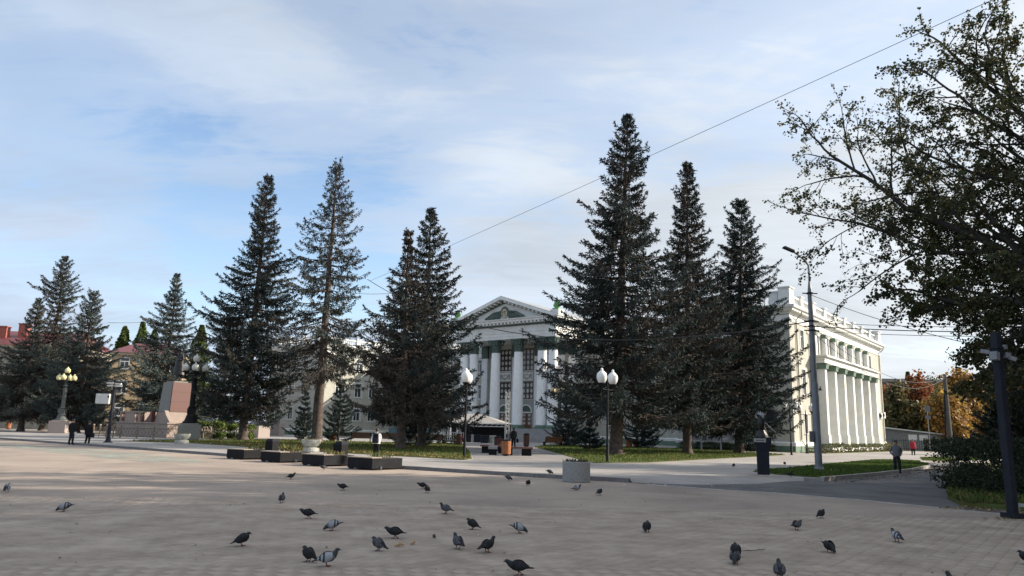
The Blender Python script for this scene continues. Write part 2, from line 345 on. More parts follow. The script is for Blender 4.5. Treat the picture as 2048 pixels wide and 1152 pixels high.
# paving setts of the foreground as real stones
m_sett = mat('sett_stone', (.36, .297, .247), .85, .10, 1.6, .35, 70, c2=(.31, .255, .212), stain=.22, rnd=.018, spec=.3)
def setts():
    W, Lg, g, bev, hgt = .2, .3, .0018, .0016, .005
    h = []
    base = [(-W / 2 + g / 2, -Lg / 2 + g / 2), (W / 2 - g / 2, -Lg / 2 + g / 2), (W / 2 - g / 2, Lg / 2 - g / 2), (-W / 2 + g / 2, Lg / 2 - g / 2)]
    V0 = [(x, y, 0.001) for x, y in base] + [(x, y, hgt - .002) for x, y in base] + [(x - math.copysign(bev, x), y - math.copysign(bev, y), hgt) for x, y in base]
    F0 = [(0, 1, 5, 4), (1, 2, 6, 5), (2, 3, 7, 6), (3, 0, 4, 7), (4, 5, 9, 8), (5, 6, 10, 9), (6, 7, 11, 10), (7, 4, 8, 11), (8, 9, 10, 11)]
    V0 = np.array(V0); F0 = np.array(F0); cells = []
    for i in range(-90, 110):
        for j in range(-20, 130):
            a = i * W; bq = (j + (.5 if i % 2 else 0)) * Lg
            x = E1.x * a + E2.x * bq; y = E1.y * a + E2.y * bq
            if 7.2 < y < 16.6 and abs(x) < .74 * y + .5 and not (x > 11.0 and y > 15.5): cells.append((y + .12 * abs(x - 3), x, y))
    cells.sort()
    ang = -A38
    me = raw_mesh('paving_sett', V0, F0, [m_sett])
    vis = [c for c in cells if c[2] > 7.75 and abs(c[1]) < .70 * c[2]]
    near = set((c[1], c[2]) for c in vis[:300])
    grp = bpy.data.objects.new('paving_setts', None); 
    for c in vis[:300]:
        o = bpy.data.objects.new('paving_sett', me); COL.objects.link(o); o.parent = plaza
        o.location = (c[1], c[2], random.uniform(-.0015, .0015)); o.rotation_euler = (random.uniform(-.004, .004), random.uniform(-.004, .004), ang + random.uniform(-.01, .01))
    rest = [c for c in cells if (c[1], c[2]) not in near]; n = len(rest)
    P = np.array([(c[1], c[2]) for c in rest]); ca = np.cos(ang + rng.uniform(-.01, .01, n)); sa = np.sin(ang + rng.uniform(-.01, .01, n))
    X = V0[None, :, 0] * ca[:, None] - V0[None, :, 1] * sa[:, None] + P[:, 0:1]; Y = V0[None, :, 0] * sa[:, None] + V0[None, :, 1] * ca[:, None] + P[:, 1:2]
    Z = np.repeat(V0[None, :, 2], n, 0) + rng.uniform(-.0015, .0015, (n, 1)) + (V0[None, :, 0] * rng.uniform(-.008, .008, (n, 1)))
    V = np.stack([X, Y, Z], -1).reshape(-1, 3); F = (F0[None] + (np.arange(n) * 12)[:, None, None]).reshape(-1, 4)
    o = obj('paving_setts', raw_mesh('paving_setts', V, F, [m_sett]), plaza, kind='stuff')
setts()

sheet('painted_marking', [(-33.2, 50.6), (-28, 47.6), (-23.2, 43.8), (-18.5, 39.6), (-14.6, 35.6), (-12.6, 32.6), (-12.9, 31.6), (-14.4, 31.1), (-17.2, 33.4), (-20.6, 36.9), (-25, 40.6), (-29.1, 44.2), (-36, 49.5), (-40, 55)], .005, m_teal)
LAWNS = {
 'lawn_left': [(-30.4, 60.8), (-24, 58.6), (-16.9, 51.3), (-11.6, 46.3), (-5.8, 41.6), (-2.2, 38.8), (-1.9, 40.5), (-2.6, 52), (-3.4, 62), (-5, 82), (-7.1, 80), (-16.2, 79), (-22, 82), (-26.5, 80), (-28.6, 69)],
 'lawn_right': [(4.4, 38.6), (7.5, 41), (11.8, 47.6), (17.5, 56), (23.9, 66), (22.5, 75), (17, 83), (11, 92), (4.7, 86), (2.5, 75), (3.6, 53), (4.1, 41)],
 'lawn_island': [(10.6, 33.3), (10.9, 31.4), (11.5, 29.9), (12.0, 29.35), (16.3, 34.4), (20.8, 40.0), (25.9, 47.3), (27.4, 50.1), (28.0, 52.3), (29.8, 55.4), (28.9, 57.0), (26.7, 55.8), (17.7, 43.2), (13.0, 36.4)],
 'lawn_verge': [(33.0, 57.5), (37.7, 61.5), (50, 75.5), (55, 84), (48, 80), (36, 67), (31.8, 58.8)],
 'hedge_bed': [(11.4, 19.4), (12.4, 21.8), (18.0, 31.3), (32.5, 54.5), (45, 60), (70, 50), (70, 6), (13.4, 17.2), (12.1, 18.8)],
}
for k, p in LAWNS.items():
    MB().prism(p, 0.0, PAVE + .025 if k != 'hedge_bed' else .1).build(k, m_grass, kind='structure')
MB().prism([uv((29.4, 78.5), .5, -.2)[:2], uv((29.4, 78.5), 3.2, -.6)[:2], uv((29.4, 78.5), 3.0, 43)[:2], uv((29.4, 78.5), .5, 43)[:2]], 0, PAVE + .04).build('flower_bed', m_grass, kind='structure')
MB().prism([uv((29.4, 78.5), -13, -.1)[:2], uv((29.4, 78.5), .3, -.1)[:2], uv((29.4, 78.5), .3, -1.7)[:2], uv((29.4, 78.5), -13, -1.7)[:2]], 0, PAVE + .05).build('border_bed', m_grass, kind='structure')
sheet('path', [(-1.9, 38.6), (4.3, 38.4), (4.0, 41), (3.5, 53), (2.4, 75), (1.6, 88), (-5.0, 88), (-3.3, 62), (-2.5, 52), (-1.8, 40.5)], PAVE + .005, m_path)

def in_poly(pts, poly):
    x, y = pts[:, 0], pts[:, 1]; c = np.zeros(len(pts), bool); n = len(poly)
    for i in range(n):
        x0, y0 = poly[i]; x1, y1 = poly[i - 1]
        t = ((y0 > y) != (y1 > y)) & (x < (x1 - x0) * (y - y0) / (y1 - y0 + 1e-12) + x0); c ^= t
    return c
def scatter(poly, n):
    P = np.array(poly); lo, hi = P.min(0), P.max(0); out = np.zeros((0, 2))
    while len(out) < n:
        q = rng.uniform(lo, hi, (n * 2, 2)); out = np.concatenate([out, q[in_poly(q, poly)]])
    return out[:n]
def kites(base, dirs, wid, side):
    """leaf-like kites: base (n,3), dirs = length vector (n,3), side = unit side vector (n,3), wid (n,)"""
    n = len(base); mid = base + dirs * .45
    V = np.stack([base, mid + side * wid[:, None] * .5, base + dirs, mid - side * wid[:, None] * .5], 1).reshape(-1, 3)
    F = np.arange(n * 4).reshape(n, 4); return V, F
def unit(a): return a / np.maximum(np.linalg.norm(a, axis=-1, keepdims=True), 1e-9)
m_blade = mat('grass_blades', (1, 1, 1), .9, .05, 1.0, attr='tint', spec=.15, translucent=.25)
def grass(name, poly, n, h, z, cols=((.065, .115, .026), (.11, .145, .038), (.18, .145, .06)), pr=(.55, .33, .12)):
    P = scatter(poly, n); a = rng.uniform(0, 6.28, n); hh = h * rng.uniform(.5, 1.3, n)
    base = np.column_stack([P, np.full(n, z)]); d = np.column_stack([np.cos(a) * hh * .55, np.sin(a) * hh * .55, hh])
    side = np.column_stack([-np.sin(a), np.cos(a), np.zeros(n)]); V, F = kites(base, d, hh * .45, side)
    c = np.array(cols)[rng.choice(len(cols), n, p=pr)] * rng.uniform(.75, 1.25, (n, 1))
    return obj(name, raw_mesh(name, V, F, [m_blade], c), kind='stuff')
grass('grass', LAWNS['lawn_left'], 26000, .11, PAVE + .02, pr=(.42, .3, .28))
grass('grass', LAWNS['lawn_right'], 26000, .11, PAVE + .02, pr=(.5, .32, .18))
grass('grass', LAWNS['lawn_island'], 26000, .09, PAVE + .02, pr=(.66, .3, .04))
grass('grass', LAWNS['lawn_verge'], 9000, .1, PAVE + .02)
grass('grass', [(11.4, 19.4), (12.4, 21.8), (18.0, 31.3), (19.5, 31), (14, 21), (14, 17.2), (12.2, 18.9)], 5000, .14, .1, pr=(.35, .3, .35))
m_litter = mat('fallen_leaf', (1, 1, 1), .8, .05, 1.0, attr='tint', translucent=.2)
def leaves_on(name, P, z, size=.06, cols=((.28, .19, .06), (.22, .12, .05), (.33, .27, .09), (.12, .08, .05))):
    n = len(P); a = rng.uniform(0, 6.28, n); s = size * rng.uniform(.6, 1.4, n); tl = rng.uniform(-.3, .5, n)
    base = np.column_stack([P, np.full(n, z)]); d = np.column_stack([np.cos(a) * s, np.sin(a) * s, np.abs(tl) * s])
    side = np.column_stack([-np.sin(a), np.cos(a), rng.uniform(0, .5, n)]); V, F = kites(base, d, s * .8, side)
    return obj(name, raw_mesh(name, V, F, [m_litter], np.array(cols)[rng.integers(0, len(cols), n)] * rng.uniform(.7, 1.3, (n, 1))), kind='stuff')
PL = np.concatenate([scatter(LAWNS['lawn_left'], 3000), scatter([(-30, 60.5), (-24, 58.6), (-16.9, 51.3), (-11.6, 46.3), (-5.8, 41.6), (-2.2, 38.8), (-2, 43), (-8, 49), (-16, 57), (-24, 64)], 9000), scatter(LAWNS['lawn_right'], 2500), scatter(LAWNS['lawn_island'], 250)])
leaves_on('fallen_leaves', PL, PAVE + .05, .1)
t = rng.uniform(0, 1, 900); seg = np.array([(12.2, 29.1), (16.7, 34.1), (21.2, 39.7), (26.4, 47.0), (28.4, 51.5)]); k = (t * 4).astype(int); fr = (t * 4 - k)[:, None]
kp = seg[k] * (1 - fr) + seg[k + 1] * fr + np.column_stack([rng.exponential(.3, 900), -rng.exponential(.22, 900)])
leaves_on('fallen_leaves', kp, .012, .07, ((.12, .08, .05), (.17, .11, .06), (.09, .065, .045)))
leaves_on('fallen_leaves', np.concatenate([scatter([(10.4, 18.7), (11.4, 19.4), (12.4, 21.8), (13.0, 21.5), (12.6, 18.6), (13.2, 17.2), (11.7, 17.5)], 520), scatter([(10.0, 16.4), (11.5, 15.6), (12.4, 16.6), (11.2, 17.2)], 160)]), .1 * 0 + .02, .07)
pz = np.column_stack([rng.uniform(-16, 16, 900), rng.uniform(7.8, 30, 900)]); pz = pz[np.abs(pz[:, 0]) < .72 * pz[:, 1]]
pz = pz[~in_poly(pz, [(4, 26), (5.9, 23.8), (11.5, 17.3), (30, 17), (30, 40), (4, 40)])]
leaves_on('fallen_leaves', pz, .011, .035, ((.25, .2, .14), (.14, .1, .07), (.4, .36, .3), (.1, .08, .06)))
cr = np.column_stack([rng.normal(6.2, 1.6, 46), rng.normal(24.9, .6, 46)]); leaves_on('scattered_crumbs', cr, .016, .05, ((.6, .58, .52), (.5, .47, .4)))

sp = np.column_stack([rng.uniform(-14, 14, 420), rng.uniform(7.8, 26, 420)]); sp = sp[np.abs(sp[:, 0]) < .72 * sp[:, 1]]; sp = sp[~in_poly(sp, [(4, 26), (5.9, 23.8), (11.5, 17.3), (30, 17), (30, 40), (4, 40)])]
leaves_on('bird_droppings', sp, .0085, .022, ((.55, .54, .5), (.45, .44, .42), (.16, .15, .13)))

# ------------------------------------------------------------------ the palace of culture
m_plaster = mat('grey_beige_plaster', (.43, .425, .375), .9, .06, 1.2, .15, 40, stain=.12)
m_white = mat('white_stucco', (.74, .75, .73), .85, .05, 1.5, .12, 40, stain=.10)
m_whitep = mat('white_window_paint', (.72, .72, .72), .5, .04, 3)
m_green = mat('dull_green_paint', (.13, .20, .15), .8, .12, 3, .25, 30)
m_gdark = mat('dark_green_paint', (.09, .13, .112), .8, .12, 3, .25, 30)
m_greyp = mat('grey_panel_plaster', (.36, .37, .35), .9, .06, 2, .1, 40)
m_glass = mat('window_glass', (.035, .042, .05), .06, .25, .7, spec=.8)
m_roof = mat('flat_roof_tin', (.2, .21, .22), .6, .1, 2)
m_brown = mat('brown_timber_frame', (.085, .045, .03), .55, .15, 4)
m_curt = mat('white_curtain', (.55, .54, .50), .8, .12, 6)
m_door = mat('brown_timber_door', (.16, .075, .04), .5, .2, 6)
m_gold = mat('cream_relief', (.5, .45, .33), .7, .1, 4)
m_pipe = mat('galvanised_pipe', (.36, .33, .28), .5, .12, 4, metal=.3)

B0 = Vector((29.4, 78.5, PAVE))
hall = thing('palace_of_culture', 'long pale grey neoclassical hall with a white columned portico behind the spruces', 'building', B0, -A38)
def P_(n, mb, m, par=None, **k): return mb.build(n, m, par or hall, **k)
def wall(P0, P1, z0, z1, ops, m=None, dep=.24, name='wall'):
    P0, P1 = Vector((*P0, 0)), Vector((*P1, 0)); L = (P1 - P0).length; U = (P1 - P0) / L; inn = Vector((-U.y, U.x, 0))
    us = sorted(set([0, L] + [o[0] for o in ops] + [o[1] for o in ops])); zs = sorted(set([z0, z1] + [o[2] for o in ops] + [o[3] for o in ops]))
    b = MB(); q = lambda u, d, z: tuple(P0 + U * u + inn * d + Vector((0, 0, z)))
    for i in range(len(us) - 1):
        for j in range(len(zs) - 1):
            um, zm = (us[i] + us[i + 1]) / 2, (zs[j] + zs[j + 1]) / 2
            if any(o[0] < um < o[1] and o[2] < zm < o[3] for o in ops): continue
            b.add([q(us[i], 0, zs[j]), q(us[i + 1], 0, zs[j]), q(us[i + 1], 0, zs[j + 1]), q(us[i], 0, zs[j + 1])], [(0, 1, 2, 3)])
    for a, c, e, f in ops:
        b.add([q(a, 0, e), q(c, 0, e), q(c, dep, e), q(a, dep, e)], [(0, 1, 2, 3)])
        b.add([q(a, 0, f), q(c, 0, f), q(c, dep, f), q(a, dep, f)], [(3, 2, 1, 0)])
        b.add([q(a, 0, e), q(a, dep, e), q(a, dep, f), q(a, 0, f)], [(0, 1, 2, 3)])
        b.add([q(c, 0, e), q(c, dep, e), q(c, dep, f), q(c, 0, f)], [(3, 2, 1, 0)])
    return P_(name, b, m or m_plaster)
WC = {}
def window(P0, P1, op, style='white', dep=.2):
    P0, P1 = Vector((*P0, 0)), Vector((*P1, 0)); U = (P1 - P0).normalized(); u0, u1, z0, z1 = op; w, h = u1 - u0, z1 - z0
    key = (round(w, 2), round(h, 2), style)
    rz = math.atan2(U.y, U.x); loc = P0 + U * u0 + Vector((0, 0, z0))
    if key not in WC:
        fm = m_whitep if style == 'white' else m_brown; t = .085; d0, d1 = dep - .07, dep + .02
        fr = MB(); fr.bx(0, t, d0, d1, 0, h); fr.bx(w - t, w, d0, d1, 0, h); fr.bx(t, w - t, d0, d1, 0, t); fr.bx(t, w - t, d0, d1, h - t, h)
        fr.bx(-.1, 0, -.035, .0, -.02, h + .1); fr.bx(w, w + .1, -.035, 0, -.02, h + .1); fr.bx(0, w, -.035, 0, h, h + .1)
        if style == 'white':
            fr.bx(t, w - t, d0 + .003, d1 - .003, h * .68, h * .68 + .075); fr.bx(w / 2 - .04, w / 2 + .04, d0 + .006, d1 - .006, t, h * .68)
        else:
            nx, nz = 3, 4 if h > 3 else 3
            for i in range(1, nx): fr.bx(w * i / nx - .04, w * i / nx + .04, d0 + .003, d1 - .003, t, h - t)
            for j in range(1, nz): fr.bx(t, w - t, d0 + .006, d1 - .006, h * j / nz - .035, h * j / nz + .035)
        f = fr.build('window', fm)
        g = MB().add([(0, dep, 0), (w, dep, 0), (w, dep, h), (0, dep, h)], [(0, 1, 2, 3)]).build('glass', m_glass)
        s = MB().bx(-.14, w + .14, -.12, .1, -.09, -.021).build('sill', m_whitep)
        cs = []
        if style != 'white':
            nx, nz = 3, 4 if h > 3 else 3
            c = MB()
            for i in range(nx):
                for j in range(nz):
                    cx, cz = w * (i + .5) / nx, h * (j + .5) / nz; rx, ry = w / nx * .34, h / nz * .36
                    c.add([(cx + rx * math.cos(a), dep - .012, cz + ry * math.sin(a)) for a in [k * 6.283 / 10 for k in range(10)]], [tuple(range(10))])
            cs.append(c.build('curtain', m_curt))
        WC[key] = (f.data, g.data, s.data, [x.data for x in cs], f, g, s, cs); first = True
    else: first = False
    fd, gd, sd, cd, f, g, s, cs = WC[key]
    if not first:
        f = obj('window', fd); g = obj('glass', gd); s = obj('sill', sd); cs = [obj('curtain', x) for x in cd]
    f.parent = hall; f.location = loc; f.rotation_euler = (0, 0, rz)
    for x in [g, s] + cs: x.parent = f
    return f
def facade(P0, P1, z0, z1, ops, style='white', m=None):
    wall(P0, P1, z0, z1, ops, m)
    for o in ops: window(P0, P1, o, style)
EAV = 14.4
# local x runs right along the front, y into the depth
F3 = [(1.95, 4.0), (6.1, 8.8), (11.0, 13.1)]
sideops = []
for z0, z1 in F3: sideops.append((3.5, 4.7, z0, z1))
for z0, z1 in F3:
    sideops.append((32.5, 33.6, z0, z1)); sideops.append((34.3, 35.4, z0, z1))
for k in range(6): sideops.append((8.9 + 3.95 * k, 10.4 + 3.95 * k, 10.95, 13.2))
facade((0, 0), (0, 41.5), 0, EAV, sideops)
facade((-13, 0), (0, 0), 0, EAV, [(u, u + 1.5, z0, z1) for u in (2.2, 5.7) for z0, z1 in F3[1:]])
wall((-13, 18), (-13, 0), 0, EAV, [])
wall((0, 41.5), (-13, 41.5), 0, EAV, [])
lo = [(u, u + 1.55, z0, z1) for u in (4.1, 8.4, 11.7, 15.0) for z0, z1 in ((2.6, 4.7), (6.7, 9.1), (11.2, 13.3))]
facade((-78.5, 0), (-78.5, 18), 0, EAV, lo)
facade((-92, 0), (-78.5, 0), 0, EAV, [(u, u + 1.5, z0, z1) for u in (2.6, 6.0, 9.4) for z0, z1 in ((2.6, 4.7), (6.7, 9.1), (11.2, 13.3))])
cw = lambda us: [(u, u + 1.55, z0, z1) for u in us for z0, z1 in ((2.6, 4.7), (6.7, 9.1), (11.2, 13.3))]
facade((-78.5, 18), (-56, 18), 0, EAV, cw((2, 5.6, 9.2, 12.8, 16.4, 19.6)))
facade((-36, 18), (-13, 18), 0, EAV, cw((3, 7, 11, 15, 19)))
P_('roof', MB().bx(-92, 0, 18, 41.5, EAV + .9, EAV + 1.0).bx(-12.9, 0, .1, 17.9, EAV + .9, EAV + 1.0).bx(-92, -78.6, .1, 17.9, EAV + .9, EAV + 1.0), m_roof)
# cornice, plinth, string course
outline = [(-92, 41.5), (-92, 0), (-78.5, 0), (-78.5, 18), (-56, 18)]; out2 = [(-36, 18), (-13, 18), (-13, 0), (0, 0), (0, 41.5)]
corn = [(0, EAV), (.14, EAV + .02), (.16, EAV + .26), (.55, EAV + .32), (.6, EAV + .55), (.78, EAV + .62), (.85, EAV + .9), (0, EAV + .92)]
arch = [(0, EAV - .75), (.07, EAV - .75), (.1, EAV - .5), (.05, EAV - .48), (.05, EAV - .1), (0, EAV - .08)]
for pth in (outline, out2):
    P_('cornice', MB().sweep(corn, pth), m_white); P_('frieze_moulding', MB().sweep(arch, pth), m_white)
    P_('plinth_band', MB().sweep([(0, .62), (.16, .62), (.2, .95), (.06, 1.05), (0, 1.05)], pth), m_white)
    P_('plinth', MB().sweep([(0, -.1), (.13, -.1), (.13, .615), (0, .615)], pth), m_green)
# roof balustrade: piers, rails, balusters
def balustrade(P0, P1, n, z0=EAV + .92, h=1.55, big_ends=True):
    P0, P1 = Vector((*P0, 0)), Vector((*P1, 0)); D = P1 - P0; L = D.length; U = D / L; a = math.atan2(U.y, U.x)
    for i in range(n + 1):
        p = P0 + D * i / n; e = big_ends and i in (0, n); w = 1.5 if e else .8; hh = h + (.35 if e else 0)
        b = MB().box((p.x, p.y, z0 + hh / 2), (w, w * .8, hh), a).box((p.x, p.y, z0 + hh + .06), (w + .24, w * .8 + .24, .12), a)
        P_('balustrade_pier', b, m_white)
    r = MB(); bl = MB()
    for i in range(n):
        c = P0 + D * (i + .5) / n; l = L / n - .7
        r.box((c.x, c.y, z0 + .12), (l, .34, .24), a).box((c.x, c.y, z0 + h - .25), (l, .36, .2), a)
        k = max(3, int(l / .42))
        for j in range(k):
            q = c + U * ((j + .5) / k - .5) * l
            bl.lathe([(.06, 0), (.1, .12), (.14, .3), (.07, .6), (.06, .78), (.1, .96)], 6, (q.x, q.y, z0 + .24))
    P_('balustrade_rail', r, m_white); P_('balusters', bl, m_white, kind='stuff')
balustrade((-.4, .6), (-.4, 41), 9); balustrade((-12.5, .55), (-1.6, .55), 3, big_ends=False)
balustrade((-78.9, .6), (-78.9, 17), 4); balustrade((-91.5, .55), (-80, .55), 3, big_ends=False)
balustrade((-78, 18.5), (-57, 18.5), 5, big_ends=False)
# side colonnade of square pillars with an entablature
for k in range(7):
    y = 7.75 + 3.95 * k
    c = MB().bx(.02, 1.35, y - .36, y + .36, 1.9, 9.1).build('pillar', m_white, hall)
    MB().bx(.015, 1.42, y - .43, y + .43, .66, 1.9).build('pillar_pedestal', m_white, c)
    MB().box((.74, y, 9.35), (1.5, .95, .5), 0, 1.12).bx(.02, 1.62, y - .56, y + .56, 9.6, 9.75).build('capital', m_green, c)
    MB().bx(.01, 1.50, y - .50, y + .50, .5, .655).bx(.012, 1.46, y - .46, y + .46, .655, .9).build('base', m_green, c)
    u = MB().bx(.012, .5, y - .3, y + .3, 10.7, 13.0).build('pilaster', m_white, hall); MB().bx(.012, .58, y - .38, y + .38, 13.0, 13.45).build('capital', m_green, u)
P_('pillar_platform', MB().bx(.14, 1.75, 6.9, 32.4, -.1, .5), m_white)
P_('side_entablature', MB().bx(.02, 1.45, 7.1, 32.1, 9.755, 10.1).bx(.02, 1.5, 7.0, 32.2, 10.104, 10.42).bx(.02, 1.8, 6.8, 32.4, 10.424, 10.62), m_white)
P_('bay_panel', MB().bx(.004, .05, 7.2, 32.0, 1.0, 9.75), m_greyp)
# downpipes and air conditioners
for x, y, top in ((.12, 2.0, EAV + .1), (.12, 6.55, EAV - .9), (.12, 40.3, EAV + .1)):
    P_('downpipe', MB().tube([(.75, y, top + .35), (.7, y, top), (x, y, top - .5), (x, y, 1.3), (.45, y, .75), (.5, y, .1)], .075, 8), m_pipe)
P_('downpipe', MB().tube([(-78.3, .5, EAV + .3), (-78.35, .3, EAV - .3), (-78.35, .3, .2)], .09, 8), m_whitep)
m_ac = mat('air_conditioner_shell', (.6, .6, .58), .5, .05, 3); m_black = mat('black_plastic', (.02, .02, .022), .5, .2, 4)
for y, z in ((36.6, 4.35), (38.4, 4.5)):
    a = MB().bx(.3, .75, y - .45, y + .45, z, z + .85).build('air_conditioner', m_ac, hall, bevel=.02)
    MB().lathe([(.3, 0), (.3, .02)], 14).build('fan_grille', m_black, a, loc=(.53, y - .455, z + .43)).rotation_euler = (R(90), 0, 0)
    MB().bx(.0, .7, y - .3, y - .26, z - .06, z - .02).bx(.0, .7, y + .26, y + .3, z - .06, z - .02).build('bracket', m_pipe, a)

# ---- portico
TC = -45.75; HW = 9.2; FY = 10.0; WY = 15.2
CX = [-8.55, -6.6, -2.2, 2.2, 6.6, 8.55]
m_colm = mat('white_column_paint', (.86, .87, .88), .8, .04, 1.5, .1, 40, stain=.06)
shaft = [(.80, 2.42), (.80, 2.6)]
zs = 2.6
while zs < 13.2:
    z2 = min(zs + 1.95, 13.25); r = lambda z: .79 - .13 * max(0, (z - 5) / 8.3) ** 1.4
    shaft += [(r(zs), zs + .012), (r(z2), z2 - .012), (r(z2) - .012, z2)]; zs = z2
cap = MB().lathe([(.66, 13.25), (.74, 13.3), (.66, 13.38), (.62, 13.6), (.68, 14.4), (.86, 14.85), (.9, 15.0)], 16)
for ring, (z, r, h) in enumerate(((13.4, .68, .62), (13.85, .70, .66), (14.4, .76, .5))):
    for k in range(8):
        a = (k + .5 * (ring % 2)) * math.pi / 4; ca, sa = math.cos(a), math.sin(a); t = (-sa, ca)
        pts = []
        for s, o in ((0, .0), (.6, .06), (.9, .2), (1.0, .26), (.88, .28)):
            wd = .2 * (1 - .5 * s)
            for sg in (-1, 1): pts.append(((r + o) * ca + t[0] * wd * sg, (r + o) * sa + t[1] * wd * sg, z + h * s))
        cap.add(pts, [(i * 2, i * 2 + 1, i * 2 + 3, i * 2 + 2) for i in range(4)])
for sx in (-1, 1):
    for sy in (-1, 1): cap.tube([(.6 * sx, .6 * sy, 14.35), (.8 * sx, .8 * sy, 14.75), (.86 * sx, .86 * sy, 14.98), (.76 * sx, .76 * sy, 14.95)], [.12, .12, .1, .06], 6)
cap.box((0, 0, 15.09), (1.95, 1.95, .18))
bas = MB().box((0, 0, 1.98), (2.1, 2.1, .2)).lathe([(1.0, 2.08), (1.04, 2.16), (1.0, 2.24), (.9, 2.28), (.92, 2.36), (.86, 2.42)], 20)
shaft_mb = MB().lathe(shaft, 36)
first = None
for cx in CX:
    if first is None:
        c = shaft_mb.build('column', m_colm, hall); k1 = cap.build('capital', m_gdark, c); k2 = bas.build('base', m_green, c); first = (c.data, k1.data, k2.data)
    else:
        c = obj('column', first[0], hall); obj('capital', first[1], c); obj('base', first[2], c)
    c.location = (TC + cx, FY, 0)
x0, x1 = TC - HW - .3, TC + HW + .3
P_('stylobate', MB().bx(x0 - .6, x1 + .6, FY - 1.3, WY + 2.7, -.1, 1.88), mat('step_stone', (.3, .29, .285), .85, .1, 2, .2, 30))
for i in range(9):
    P_('step', MB().bx(TC - HW - 1.0, TC + HW + 1.0, FY - 1.3 - .36 * (9 - i), FY - 1.302, -.1, .2 * i + .16), MATS['step_stone'], bevel=.01)
# back wall of the portico with openings
bays = [-4.4, 0.0, 4.4]; off = TC + HW; pops = []
for bx_ in bays:
    c = bx_ + HW + .3
    pops += [(c - 1.12, c + 1.12, 10.95, 14.35), (c - 1.12, c + 1.12, 6.45, 9.1), (c - 1.0, c + 1.0, 1.9, 4.45)]
wall((x0, WY), (x1, WY), 1.88, 15.3, pops, m_plaster, .3)
for o in pops:
    if o[3] > 5: window((x0, WY), (x1, WY), o, 'brown', .22)
wall((x1, WY), (x1, 18), 0, 15.3, []); wall((x0, 18), (x0, WY), 0, 15.3, [])
for bx_ in bays:
    c = TC + bx_
    d = MB().bx(c - .95, c + .95, WY + .1, WY + .2, 1.9, 4.3).build('door', m_door, hall)
    MB().bx(c - .02, c + .02, WY + .07, WY + .1, 1.9, 4.28).bx(c - 1.0, c - .93, WY + .06, WY + .12, 1.9, 4.4).bx(c + .93, c + 1.0, WY + .06, WY + .12, 1.9, 4.4).build('door_frame', m_brown, d)
    for sx in (-.5, .5):
        for j in range(3): MB().bx(c + sx - .24, c + sx + .24, WY + .085, WY + .098, 2.55 + .62 * j, 2.95 + .62 * j).build('door_pane', m_curt, d)
    sp = MB().bx(c - 1.3, c + 1.3, WY - .06, WY + .02, 4.45, 6.1).build('arch_panel', m_greyp, hall)
    a = MB(); n = 10
    for i in range(n):
        t0, t1 = math.pi * i / n, math.pi * (i + 1) / n
        q = lambda t, r, y: (c + r * math.cos(t), y, 4.5 + r * math.sin(t))
        V = [q(t0, .95, WY - .16), q(t1, .95, WY - .16), q(t1, 1.18, WY - .16), q(t0, 1.18, WY - .16), q(t0, .95, WY - .05), q(t1, .95, WY - .05), q(t1, 1.18, WY - .05), q(t0, 1.18, WY - .05)]
        a.add(V, [(0, 3, 2, 1), (3, 7, 6, 2), (0, 1, 5, 4)])
    a.bx(c - 1.25, c + 1.25, WY - .18, WY - .05, 4.3, 4.5); a.build('arch_moulding', m_white, sp)
    MB().add([(c + .94 * math.cos(t), WY - .075, 4.5 + .94 * math.sin(t)) for t in [math.pi * i / 12 for i in range(13)]], [tuple(range(12, -1, -1))]).build('lunette', m_gdark, sp)
    MB().lathe([(.05, 0), (.22, .03), (.2, .09), (.05, .12)], 10).build('rosette', m_greyp, sp, loc=(c, WY - .06, 5.86)).rotation_euler = (R(90), 0, 0)
    # garland panel
    g = MB().bx(c - 1.15, c + 1.15, WY - .05, WY + .02, 9.35, 10.7).build('relief_panel', m_white, hall)
    f = MB()
    for sx in (-1, 1):
        f.tube([(c + sx * .85, WY - .07, 10.4), (c + sx * .5, WY - .08, 9.85), (c, WY - .09, 9.62)], [.06, .11, .13], 6)
        f.tube([(c + sx * .85, WY - .07, 10.45), (c + sx * .9, WY - .08, 9.95), (c + sx * .82, WY - .07, 9.6)], [.05, .09, .1], 6)
        f.tube([(c + sx * .8, WY - .07, 10.42), (c + sx * .45, WY - .07, 10.15), (c + sx * .15, WY - .07, 10.22)], [.04, .05, .04], 6)
    f.lathe([(.02, -.05), (.16, -.03), (.16, .03), (.02, .05)], 10, (c, WY - .09, 10.32)); f.build('garland', m_greyp, g)
for cx in CX:
    u = MB().bx(TC + cx - .58, TC + cx + .58, WY - .3, WY + .01, 1.9, 13.1).build('pilaster', m_colm, hall)
    MB().box((TC + cx, WY - .16, 14.1), (1.25, .4, 2.0), 0, 1.12).build('capital', m_gdark, u)
P_('portico_ceiling', MB().bx(x0 + .2, x1 - .2, FY - .6, WY + .1, 15.22, 15.35), m_white)
# entablature
ent = [(x0, 18.0), (x0, FY - .85), (x1, FY - .85), (x1, 18.0)]
P_('architrave', MB().sweep([(-1.7, 15.19), (0, 15.19), (.0, 15.6), (.06, 15.61), (.06, 16.02), (.14, 16.1), (.14, 16.16), (-1.7, 16.16)], ent), m_white)
P_('frieze', MB().sweep([(-1.7, 16.17), (.0, 16.17), (.0, 17.1), (-1.7, 17.1)], ent), m_white)
P_('bed_moulding', MB().sweep([(-1.7, 17.105), (.1, 17.105), (.18, 17.3), (.2, 17.62), (-1.7, 17.62)], ent), m_gdark)
P_('horizontal_cornice', MB().sweep([(-1.7, 17.63), (.95, 17.63), (1.0, 17.9), (1.15, 18.0), (1.2, 18.15), (-1.7, 18.15)], ent), m_white)
mo = MB(); n = 27
for i in range(n):
    x = x0 + (x1 - x0) * (i + .5) / n; mo.bx(x - .17, x + .17, FY - 1.72, FY - 1.06, 17.36, 17.625)
